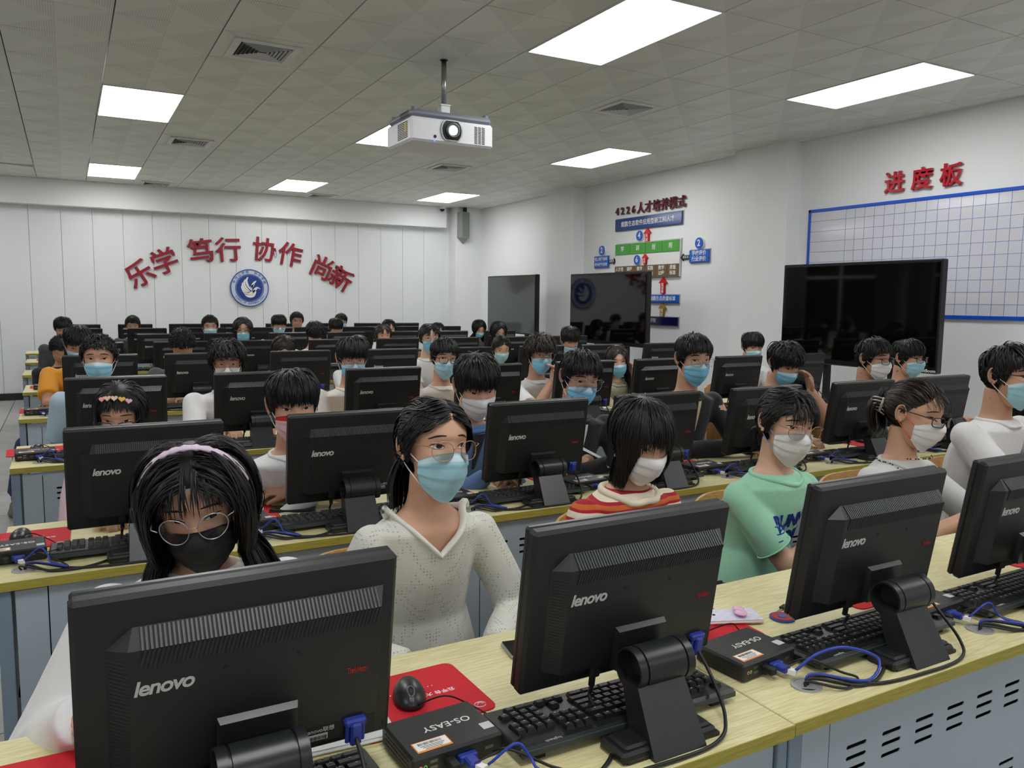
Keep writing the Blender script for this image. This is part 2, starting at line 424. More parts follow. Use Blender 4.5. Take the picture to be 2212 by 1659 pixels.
for i in range(-6, 12):
    for j in range(-21, 13):
        if (i, j) in lit: continue
        x, y = .307+TS*(i+.5), 5.929+.6*(j+.5)
        if x-.3 > XR or x+.3 < XL or y+.3 < YN or y-.3 > 13.2: continue
        sx = min(x+TS/2, XR)-max(x-TS/2, XL); sy = min(y+.3, 13.15)-max(y-.3, YN)
        if sy < .05 or sx < .05: continue
        d = Vector((x, y, HC-CZ)); dep = d.dot(_f); px = 1106+1721.5*d.dot(_r)/dep if dep > .1 else -9e9; py = 829-1721.5*d.dot(_u)/dep if dep > .1 else -9e9
        see = dep > .5 and -150 < px < 2370 and py > -130
        full = sx > TS-.01 and sy > .59
        if see:
            if (i, j) == (-2, 10):
                c = ob('ceiling_tile', tile, ceil, M=TR(x-cx0, y-cy0, HC+.006-cz0-.02) @ rot('Y', 3.2) @ rot('X', -1.6)); continue
            me = tile if full else MB().rbox((0, 0, 0), (sx-.007, sy-.007, .012), .002).mesh('ceiling_tile', CEIL)
            ob('ceiling_tile', me, ceil, ((max(x-TS/2, XL)+min(x+TS/2, XR))/2-cx0, (max(y-.3, YN)+min(y+.3, 13.15))/2-cy0, HC+.006-cz0)); cnt += 1
        else:
            far.box(((max(x-TS/2, XL)+min(x+TS/2, XR))/2, (max(y-.3, YN)+min(y+.3, 13.15))/2, HC+.006), (sx-.005, sy-.005, .012))
o = ob('ceiling_tile', far.mesh('ceiling_tile', CEIL), ceil, (-cx0, -cy0, -cz0), kind='stuff')
wall_angle = MB().box((XR-.012, 3.4, HC-.004), (.024, 19.4, .008)).box(((XL+XR)/2, 13.118, HC-.004), (XR-XL, .024, .008))
ob('edge_strip', wall_angle.mesh('edge_strip', WHITEB), ceil, (-cx0, -cy0, -cz0))

lf = MB()
for sx in (-1, 1): lf.box((sx*(TS/2-.006), 0, 0), (.010, 1.196, .016))
for sy in (-1, 1): lf.box((0, sy*.593, 0), (TS-.004, .010, .016))
lf = lf.mesh('light_frame', WHITEB)
ld = MB().box((0, 0, .002), (TS-.024, 1.176, .008)).mesh('diffuser', LAMP)
names = {(0, -4): None, (0, 2): 'nearest white panel at the left of the ceiling', (0, 9): 'smallest white panel at the far left, above the slogan',
 (4, -4): 'largest white panel, at the top edge of the view', (4, 2): 'white panel half hidden behind the projector', (4, 9): 'far white panel in the middle, beyond the projector',
 (8, -4): 'long white panel above the gridded progress board', (8, 2): 'white panel above the wall diagram', (8, 9): 'far white panel by the right rear corner'}
for (a, b) in LIGHTS:
    lab = names.get((a, b)) or 'unseen panel, %s column, %s from the front wall' % (('outer', 'near aisle', 'middle', 'far wall')[a//4+1], ('first', 'second', 'third', 'fourth', 'fifth')[(b+16)//6])
    t = thing('ceiling_light', 'recessed ceiling light: '+lab, 'ceiling light', (.307+TS*(a+.5), 5.929+.6*(b+1), HC-.002), group='recessed light panels')
    ob('light_frame', lf, t, (0, 0, .004)); ob('diffuser', ld, t, (0, 0, .004))
# vents: square frame with nested square louvres
vf = MB(); r0 = .185
for q, zz in ((.19, 0), ):
    for sx in (-1, 1): vf.rbox((sx*q, 0, -.004), (.05, .43, .012), .004); vf.rbox((0, sx*q, -.004), (.43-.1, .05, .012), .004)
vb = MB().box((0, 0, .012), (.34, .34, .004))
def ring(r_):
    m_ = MB()
    for k in range(4):
        R = rot('Z', 90*k)
        V = [R @ Vector(p) for p in ((-r_, -r_, -.012), (r_, -r_, -.012), (r_-.012, -r_+.012, .010), (-r_+.012, -r_+.012, .010), (-r_, -r_, -.010), (r_, -r_, -.010), (r_-.012, -r_+.012, .012), (-r_+.012, -r_+.012, .012))]
        m_.add(V, [(0, 1, 2, 3), (7, 6, 5, 4), (0, 4, 5, 1), (3, 2, 6, 7)])
    return m_.mesh('louvre', WHITEB)
rings = [ring(.155-.024*k) for k in range(6)]
vfm = vf.mesh('vent_frame', WHITEB); vbm = vb.mesh('vent_back', BLKM)
for (i, j), t_ in VENTS.items():
    t = thing('ceiling_vent', 'square white air vent '+t_, 'vent', (.307+TS*(i+.5), 5.929+.6*(j+.5), HC-.0025), group='square air vents in the ceiling')
    ob('vent_frame', vfm, t, (0, 0, 0)); 
    ob('vent_back', vbm, t, (0, 0, -.013))
    for k, me in enumerate(rings): ob('louvre', me, t, (0, 0, -.003))

# ------------------------------------------------------------------ rear wall slogan and emblem
def sign3d(name, txt, size, p, F, face, back, label, cat, group=None, off=.0, ext=.02, rz=0, halo=None):
    M = Matrix.Translation(p) @ F @ rot('Z', rz)
    t = ob(name, None, None, M=M, label=label, cat=cat, group=group)
    ob('letter_face', text_mesh(txt, size, face, ext, off), t, (0, 0, ext/2+.012))
    if back: ob('letter_backing', text_mesh(txt, size, back, .012, off+size*.004), t, (0, 0, .006))
    return t
arc = [('乐', .994, .321, 32), ('学', 1.341, .515, 22), ('笃', 1.864, .689, 9), ('行', 2.27, .725, 3), ('协', 2.827, .747, -5), ('作', 3.229, .685, -11), ('尚', 3.745, .49, -24), ('新', 4.068, .316, -31)]
pos = ['first, leftmost', 'second', 'third', 'fourth', 'fifth', 'sixth', 'seventh', 'last, rightmost']
CALRED = mat('dark red acrylic', (150, 20, 42), .3)
CALEDGE = mat('dark grey letter edge', (70, 40, 46), .4)
for k, (ch, x, z, a) in enumerate(arc):
    sign3d('slogan_character', ch, .40, (x, 13.335, z+CZ), F_FRONT, CALRED, CALEDGE, 'red raised character reading %s, %s in the arched slogan' % (ch, pos[k]), 'lettering', 'red slogan characters on the rear wall', .0045, .02, a)
def disc(r_, t, n=48, r0=0.0):
    m_ = MB()
    if r0 == 0: m_.cyl((0, 0, 0), (0, 0, t), r_, n)
    else:
        V = []; F = []
        for j in range(n):
            a = 2*PI*j/n
            for q, z in ((r0, 0), (r_, 0), (r_, t), (r0, t)): V.append((q*math.cos(a), q*math.sin(a), z))
            b = 4*j; c = 4*((j+1) % n)
            for k in range(4): F.append((b+k, c+k, c+(k+1) % 4, b+(k+1) % 4))
        m_.add(V, F)
    return m_
emb = ob('round_emblem', None, None, M=Matrix.Translation((2.576, 13.335, .157+CZ)) @ F_FRONT, label='round blue and white emblem with a white dove, below the slogan', cat='emblem')
PALEB = mat('pale blue enamel', (196, 208, 232), .3); EMBB = mat('emblem blue enamel', (30, 62, 140), .3)
ob('rim', disc(.298, .03, 64, .286).mesh('rim', EMBB), emb, (0, 0, .001)); ob('ring_plate', disc(.287, .022, 64).mesh('ring_plate', PALEB), emb, (0, 0, .001))
ob('inner_ring', disc(.222, .028, 64, .212).mesh('inner_ring', EMBB), emb, (0, 0, .001)); ob('blue_disc', disc(.205, .026, 64).mesh('blue_disc', EMBB), emb, (0, 0, .001))
def arc_text(txt, r_, a0, a1, size, mt, parent, z, inward=False):
    me = MB(); n = len(txt); tot = []
    V = []; F = []
    for k, ch in enumerate(txt):
        if ch == ' ': continue
        a = math.radians(a0+(a1-a0)*k/(n-1)); tm = text_mesh(ch, size, mt, .002, size*.01)
        Mx = Matrix.Translation((r_*math.cos(a), r_*math.sin(a), 0)) @ Matrix.Rotation(a-PI/2 if not inward else a+PI/2, 4, 'Z')
        me.add([Mx @ v.co for v in tm.vertices], [tuple(p.vertices) for p in tm.polygons])
    ob('rim_lettering', me.mesh('rim_lettering', mt), parent, (0, 0, z))
arc_text('平顶山学院 软件学院', .250, 158, 22, .05, EMBB, emb, .024)
arc_text('SCHOOL OF SOFTWARE.PDSU', .250, 212, 328, .036, EMBB, emb, .024, True)
def blade(P, w0, w1, n=14):
    """leaf-like feather outline along a curve, in XY"""
    C = catmull([(p[0], p[1], 0) for p in P], n); k = len(C); L_ = []; R_ = []
    for i, p in enumerate(C):
        t = (C[min(i+1, k-1)]-C[max(i-1, 0)]).normalized(); nn = Vector((-t.y, t.x, 0)); s = i/(k-1); ww = (w0*(1-s)+w1*s)*math.sin(PI*min(1, max(0, .04+.93*s)))**.7
        L_.append(p+nn*ww); R_.append(p-nn*ww)
    return L_, R_
dv = MB()
for P, a, b in [([(-.03, .165), (-.055, .10), (-.03, .02), (.02, -.05)], .02, .016), ([(-.075, .125), (-.09, .06), (-.06, -.01), (0, -.065)], .018, .015), ([(-.115, .075), (-.115, .02), (-.08, -.035), (-.01, -.08)], .016, .014), ([(-.135, .02), (-.12, -.03), (-.08, -.07), (-.01, -.095)], .013, .013),
               ([(.10, .105), (.06, .07), (.03, .02), (.03, -.02)], .018, .014), ([(.07, .05), (.045, .03), (.02, 0), (.03, -.05)], .016, .014), ([(-.12, -.06), (-.06, -.10), (.02, -.09), (.08, -.04)], .014, .03), ([(-.10, -.09), (-.04, -.135), (.04, -.13), (.09, -.06)], .014, .034), ([(.04, -.08), (.08, -.03), (.115, -.005), (.165, -.025)], .03, .006)]:
    L_, R_ = blade(P, a, b); n = len(L_)
    V = L_+R_; V = [Vector((v.x, v.y, 0)) for v in V]+[Vector((v.x, v.y, .004)) for v in V]
    F = []
    for i in range(n-1):
        F += [(2*n+i, 2*n+i+1, 3*n+i+1, 3*n+i), (i, n+i, n+i+1, i+1), (i, i+1, 2*n+i+1, 2*n+i), (n+i, 3*n+i, 3*n+i+1, n+i+1)]
    dv.add(V, F)
ob('dove', fixn(dv.mesh('dove', WHITEP)), emb, (0.005, .01, .0262))
# security camera and corner speaker
t = thing('dome_camera', 'small white dome camera high in the far corner', 'camera', (5.83, 13.05, HC))
ob('housing', MB().cyl((0, 0, 0), (0, 0, -.05), .055, 20).mesh('housing', WHITEB), t); ob('dome', MB().sphere((0, 0, -.05), (.045, .045, .045)).mesh('dome', TVBLK, True), t)
t = thing('wall_speaker', 'grey wedge shaped wall speaker high in the far right corner', 'speaker', (6.22, 13.02, CZ+1.10))
GREYS = mat('grey speaker cloth', (122, 126, 122), .6)
ob('cabinet', fixn(MB().prism([(-.09, 0), (.09, 0), (.09, .45), (-.09, .45)], -.08, .05).add([(-.09, -.08, 0), (.09, -.08, 0), (0.02, .04, -.10), (.09, .05, 0), (-.09, .05, 0)], [(0, 1, 2), (1, 3, 2), (3, 4, 2), (4, 0, 2)]).mesh('cabinet', mat('grey speaker case', (150, 153, 148), .5))), t)
ob('grille', MB().box((0.02, -.084, .225), (.13, .008, .42)).mesh('grille', GREYS), t)
ob('bracket', MB().box((.04, .0, .52), (.05, .05, .16)).mesh('bracket', BLKM), t)

# ------------------------------------------------------------------ right wall signs
def rw(y, z, x=XR): return Vector((x-.001, y, z+CZ))
def wplate(name, y0, y1, z0, z1, th, m_, parent=None, org=None):
    me = MB().rbox((0, 0, 0), (th, abs(y1-y0), abs(z1-z0)), .003).mesh(name, m_)
    p = Vector((XR-th/2-.001, (y0+y1)/2, (z0+z1)/2+CZ))
    return ob(name, me, parent, p-(org if org is not None else Vector()))
def sign(name, label, y0, y1, z0, z1, m_, texts, th=.03, cat='sign', edge=True):
    org = Vector((XR, (y0+y1)/2, (z0+z1)/2+CZ)); t = thing(name, label, cat, org)
    ob('board', MB().rbox((-th/2-.001, 0, 0), (th, abs(y1-y0), abs(z1-z0)), .002).mesh('board', m_), t)
    if edge: ob('backing', MB().box((-.006, 0, 0), (.01, abs(y1-y0)+.02, abs(z1-z0)+.02)).mesh('backing', GREYA), t)
    for (s_, y, z, size, mm) in texts:
        ob('lettering', text_mesh(s_, size, mm, .001, size*.012), t, M=Matrix.Translation(Vector((XR-th-.002, y, z+CZ))-org) @ F_RIGHTWALL)
    return t
ys = [8.93-.137*k for k in range(4)]
seq = [('4', 8.95), ('2', 8.83), ('2', 8.71), ('6', 8.59), ('人', 8.44), ('才', 8.28), ('培', 8.12), ('养', 7.96), ('模', 7.80), ('式', 7.64)]
t = thing('title_lettering', 'raised maroon title 4226 with six characters above the wall diagram', 'lettering', rw(8.3, 1.21))
for ch, y in seq:
    M0 = Matrix.Translation(rw(y, 1.21)-Vector(t.location)) @ F_RIGHTWALL
    g = ob('character', text_mesh(ch, .135 if ch in '4226' else .155, SIGNMAR, .02, .0018), t, M=M0 @ TR(0, 0, .022))
    ob('character_backing', text_mesh(ch, .135 if ch in '4226' else .155, GREYA, .012, .0035), t, M=M0 @ TR(0, 0, .007))
sign('banner_sign', 'dark blue banner sign at the top of the wall diagram', 8.98, 7.625, .955, 1.11, NAVY, [('鲲鹏生态软件应用型新工科人才', 8.30, 1.03, .078, WHITEP)])
def round_sign(n, y, z, r_, lab, x=XR):
    t = ob('number_disc', None, None, M=Matrix.Translation(rw(y, z, x)) @ F_RIGHTWALL, label=lab, cat='sign')
    ob('disc', disc(r_, .03, 40).mesh('disc', BLUEA), t); ob('rim', disc(r_+.008, .02, 40, r_-.004).mesh('rim', WHITEP), t)
    ob('number', text_mesh(n, r_*1.6, WHITEP, .001, .002), t, (0, 0, .0315))
round_sign('4', 8.447, .863, .066, 'blue disc with a white 4 below the banner'); round_sign('6', 8.446, .548, .063, 'blue disc with a white 6 in the middle of the diagram', XR-.031)
round_sign('2', 9.286, .712, .066, 'blue disc with a white 2 on the left of the diagram'); round_sign('2', 7.307, .702, .066, 'blue disc with a white 2 on the right of the diagram')
def arrow(lab, y, z0, z1, w_, m_, txt, hw=None, size=.045, x=XR):
    hw = hw or w_*2.1; h = (z1-z0); org = rw(y, z0, x)
    t = ob('arrow_sign', None, None, M=Matrix.Translation(org) @ F_RIGHTWALL, label=lab, cat='sign')
    hd = min(.07, h*.4); P = [(-w_/2, 0), (w_/2, 0), (w_/2, h-hd), (hw/2, h-hd), (0, h), (-hw/2, h-hd), (-w_/2, h-hd)]
    ob('arrow', plate_mesh('arrow', P, [], .024, m_), t, (0, 0, .014))
    for k, c in enumerate(txt): ob('lettering', text_mesh(c, size, WHITEP, .001, .0006), t, (0, (h-hd)*(1-(k+.5)/len(txt)), .027))
arrow('red arrow pointing up at the banner', 8.295, .775, .952, .07, REDA, '达成'); arrow('short red arrow above the brown tiles', 8.293, .488, .617, .06, REDA, '支撑', .12, .036, XR-.031)
arrow('tall red arrow below the brown tiles', 7.954, .108, .31, .075, REDA, '强保障'); arrow('gold arrow at the bottom of the diagram', 7.952, -.183, -.014, .07, GOLDA, '制定')
def harrow(lab, ya, yb, z, txt):
    t = thing('arrow_sign', lab, 'sign', rw(ya, z)); L_ = yb-ya; s = 1 if L_ > 0 else -1; a = abs(L_)
    P = [(0, -.025), (a-.05, -.025), (a-.05, -.045), (a, 0), (a-.05, .045), (a-.05, .025), (0, .025)]
    P = [(-s*p[0], p[1]) for p in P]
    ob('arrow', plate_mesh('arrow', P, [], .016, BLKA), t, M=F_RIGHTWALL @ TR(0, 0, .01)); ob('lettering', text_mesh(txt, .036, WHITEP, .001), t, M=F_RIGHTWALL @ TR(-s*a*.42, 0, .019))
harrow('black arrow from the left blue box into the diagram', 9.125, 8.965, .552, '促教学'); harrow('black arrow from the right blue box into the diagram', 7.472, 7.64, .546, '建标准')
sign('left_blue_sign', 'blue box of two lines left of the diagram', 9.46, 9.13, .474, .633, BLUEA, [('线上线下协同', 9.295, .59, .05, WHITEP), ('校内校外协同', 9.295, .515, .05, WHITEP)])
sign('right_blue_sign', 'blue box of two lines right of the diagram', 7.468, 7.135, .478, .624, BLUEA, [('学校评价', 7.30, .585, .062, WHITEP), ('行业评价', 7.30, .515, .062, WHITEP)])
pnl = sign('diagram_panel', 'white wall panel with green tiles above and brown tiles below', 8.955, 7.64, .318, .775, WHITEP, [])
org = Vector(pnl.location)
for k, ch in enumerate('学训创用'):
    y = 8.955-.164-.3288*k
    g = ob('green_tile', MB().rbox((0, 0, 0), (.01, .32, .142), .001).mesh('green_tile', GREENA), pnl, Vector((XR-.036, y, .70+CZ))-org)
    ob('lettering', text_mesh(ch, .075, WHITEP, .001, .001), g, M=TR(-.006, 0, 0) @ F_RIGHTWALL)
for k, (a, b) in enumerate((('人才培', '养方案'), ('课程', '体系'), ('教学', '内容'), ('实践', '平台'), ('教学', '过程'), ('质量', '标准'))):
    y = 8.955-.1096-.2192*k
    g = ob('brown_tile', MB().rbox((0, 0, 0), (.01, .212, .155), .001).mesh('brown_tile', BROWNA), pnl, Vector((XR-.036, y, .398+CZ))-org)
    for z, s_ in ((.034, a), (-.034, b)): ob('lettering', text_mesh(s_, .058, WHITEP, .001, .0008), g, M=TR(-.006, 0, z) @ F_RIGHTWALL)
sign('standard_sign', 'blue sign between the tall red arrow and the gold arrow', 8.237, 7.645, -.004, .091, BLUEA, [('鲲鹏生态质量标准', 7.94, .044, .062, WHITEP)])
sign('base_sign', 'very dark navy sign at the foot of the diagram', 8.75, 7.645, -.291, -.187, NAVYD, [('软件学院', 8.18, -.238, .062, GREYA)])
# progress board
for ch, y, n in (('进', 4.762, 'left'), ('度', 4.495, 'middle'), ('板', 4.23, 'right')):
    sign3d('title_character', ch, .20, rw(y, 1.088), F_RIGHTWALL, SIGNRED, GREYA, 'raised red character reading %s, %s of three above the board' % (ch, n), 'lettering', 'three red characters above the board', .0035, .024)
bd = thing('progress_board', 'white gridded progress board in a blue frame on the right wall', 'board', (XR, 4.5, CZ+.40))
y0, y1, z0, z1 = 5.70, 3.20, -.10, .925
BRD = mat('glossy white board', (214, 214, 222), .08)
ob('board_surface', MB().box((0, 0, 0), (.014, y0-y1, z1-z0)).mesh('board_surface', BRD), bd, (-.009, (y0+y1)/2-4.5, (z0+z1)/2-.40))
fm = MB()
for z in (z0, z1): fm.rbox((-.012, (y0+y1)/2-4.5, z-.40), (.024, y0-y1+.03, .03), .003)
for y in (y0, y1): fm.rbox((-.012, y-4.5, (z0+z1)/2-.40), (.024, .03, z1-z0+.03), .003)
ob('frame', fm.mesh('frame', BLUEF), bd)
gl = MB(); GRID = mat('blue grid line', (84, 136, 196), .4)
for k in range(22):
    y = 5.269-.1035*k
    if y > y1: gl.box((-.0165, y-4.5, (z0+z1)/2-.4), (.001, .0035, z1-z0-.02))
k = 0
while .82-.1015*k > z0+.02: gl.box((-.0165, (y0+y1)/2-4.5, .82-.1015*k-.4), (.001, y0-y1-.02, .0035)); k += 1
ob('grid_lines', gl.mesh('grid_lines', GRID), bd, kind=None)

# ------------------------------------------------------------------ big screens on mobile stands along the right side
def big_screen(lab, y0, y1, zt, zb, scr, X=5.8, txt=None, flat=False):
    W_ = y1-y0; H_ = zt-zb; t = thing('display_screen', lab, 'screen', (X, (y0+y1)/2, 0)); zc = CZ+(zt+zb)/2
    ob('casing', MB().rbox((.04, 0, zc), (.07, W_, H_), .008).mesh('casing', TVFR), t)
    ob('screen_glass', MB().box((.003, 0, zc+(.012 if not flat else 0)), (.008, W_-.04, H_-(.075 if not flat else .04))).mesh('screen_glass', scr), t)
    st = MB()
    for s in (-1, 1):
        st.rbox((.11, s*.32, .62+zc/2-.31), (.05, .05, zc-.02), .004); st.rbox((.08, s*.38, .09), (.7, .06, .05), .006)
    st.box((.11, 0, .55), (.03, .66, .05)); st.box((.09, 0, zc), (.04, .7, .3))
    ob('stand', st.mesh('stand', BLKM), t)
    for s in (-1, 1):
        for q in (-1, 1): ob('castor', MB().cyl((.08+q*.31, s*.38-.015, .033), (.08+q*.31, s*.38+.015, .033), .033, 14).mesh('castor', BLKM), t)
    if txt: ob('lettering', text_mesh(txt, .035, WHITEP, .001, .0005), t, M=TR(-.003, -.70, CZ+zb+.022) @ F_RIGHTWALL)
    return t
big_screen('nearest large black gloss screen on a stand, in front of the gridded board', 3.74, 5.28, .352, -.53, TVBLK, txt='HotBoom')
big_screen('middle black screen on a stand, in front of the wall diagram', 7.27, 8.87, .352, -.53, TVBLK)
big_screen('far grey looking screen on a stand near the rear corner', 9.76, 11.24, .375, -.49, mat('screen with painted wall reflection', (92, 98, 98), .08), flat=True)  # grey base paints the white wall's reflection onto a black screen
# radiator below the progress board
t = thing('radiator', 'cream column radiator under the gridded board', 'radiator', (6.45, 4.7, 0))
rm = MB().rbox((0, 0, .42), (.09, .05, .56), .02).mesh('column', RADI)
for k in range(18): ob('column', rm, t, (0, -.6+.07*k, 0))
ob('pipe', MB().cyl((0, .60, 0), (0, .60, .16), .012).cyl((0, -.60, 0), (0, -.60, .16), .012).cyl((0, -.62, .16), (0, .62, .16), .016).cyl((0, -.62, .68), (0, .62, .68), .016).mesh('pipe', RADI, True), t)

# ------------------------------------------------------------------ projector
t = thing('projector', 'white ceiling projector with a grey top and lit lens', 'projector', (2.285, 5.16, 1.125+CZ))
PW = mat('projector white shell', (226, 228, 232), .35); PG = mat('projector grey top', (120, 126, 136), .4)
ob('shell', smooth_angle(MB().rbox((0, 0, -.02), (.60, .44, .155), .014).mesh('shell', PW)), t)
ob('top_cover', smooth_angle(MB().rbox((0, 0, .082), (.585, .43, .05), .018).mesh('top_cover', PG)), t)
for sx in (-1, 1):
    for sy in (-1, 1): ob('foot', MB().cyl((sx*.26, sy*.18, .10), (sx*.26, sy*.18, .122), .018).mesh('foot', PG), t)
P = [(.07*math.cos(a)*1.0, .07*math.sin(a)) for a in [2*PI*i/40 for i in range(40)]]
P = [(p[0], max(-.061, min(.061, p[1]*1.1))) for p in P]
ob('lens_recess', plate_mesh('lens_recess', P, [], .01, BLKA), t, M=TR(-.012, -.222, -.012) @ F_FRONT)
ob('lens_bezel', plate_mesh('lens_bezel', [(p[0]*1.12, p[1]*1.1) for p in P], [list(reversed(P))], .014, mat('silver bezel', (170, 174, 178), .25, metal=.6)), t, M=TR(-.012, -.222, -.012) @ F_FRONT)
ln = MB(); GL_ = glass_mat('lens glass')
ln.cyl((-.005, -.24, -.01), (-.005, -.215, -.01), .05, 32)
ob('lens_barrel', MB().loft([[(-.005+r_*math.cos(2*PI*j/32), y_, -.01+r_*math.sin(2*PI*j/32)) for j in range(32)] for y_, r_ in ((-.212, .05), (-.245, .047), (-.246, .042), (-.236, .031))], caps=False).mesh('lens_barrel', mat('grey lens barrel', (110, 120, 116), .25, metal=.4), True), t)
ob('lens', MB().sphere((-.005, -.234, -.01), (.032, .009, .032), 24, 12).mesh('lens', mat('glowing lens', (255, 255, 255), .1, emit=((235, 250, 245), 3.0)), True), t)
vm = MB()
for c in range(3):
    for r_ in range(12): vm.box((.168+.028*c, -.2205, .030-.0095*r_), (.022, .002, .005), rot('Y', 8))
ob('front_vent', vm.mesh('front_vent', BLKM), t, kind='stuff')
vm = MB()
for c in range(12):
    for r_ in range(10): vm.box((-.3005, -.16+.015*c, .03-.011*r_), (.002, .010, .006))
ob('side_vent', vm.mesh('side_vent', BLKM), t, kind='stuff')
vm = MB()
for c in range(10):
    for r_ in range(4): vm.box((-.2925, -.16+.016*c, .098-.009*r_), (.002, .012, .004))
ob('top_vent', vm.mesh('top_vent', BLKM), t, kind='stuff')
ob('yellow_label', MB().box((-.302, -.13, -.005), (.002, .035, .05)).mesh('yellow_label', mat('yellow warning label', (204, 186, 40), .5)), t, label='yellow warning label')
ob('sensor', MB().cyl((-.13, -.222, -.06), (-.13, -.218, -.06), .011, 16).mesh('sensor', BLKM), t)
ob('status_light', MB().box((-.135, -.222, -.088), (.012, .003, .006)).mesh('status_light', mat('blue status light', (60, 110, 255), .4, emit=((50, 110, 255), 2.5))), t)
ob('bracket', MB().rbox((.045, .03, .175), (.07, .06, .05), .004).rbox((.045, .03, .205), (.075, .065, .012), .002).box((.045, .03, .145), (.05, .05, .03)).box((.03, .03, .125), (.20, .03, .014), rot('Z', 25)).box((.03, .03, .125), (.20, .03, .012), rot('Z', -35)).rbox((.14, .0, .13), (.02, .03, .035), .003).mesh('bracket', WHITEB), t)
ob('pole', MB().cyl((.045, .03, .2), (.045, .03, HC-1.125-CZ), .0185, 20).mesh('pole', STEEL, True), t)
ob('pole_collar', MB().cyl((.045, .03, HC-1.125-CZ-.002), (.045, .03, HC-1.125-CZ+.004), .028, 20).mesh('pole_collar', BLKM), t)
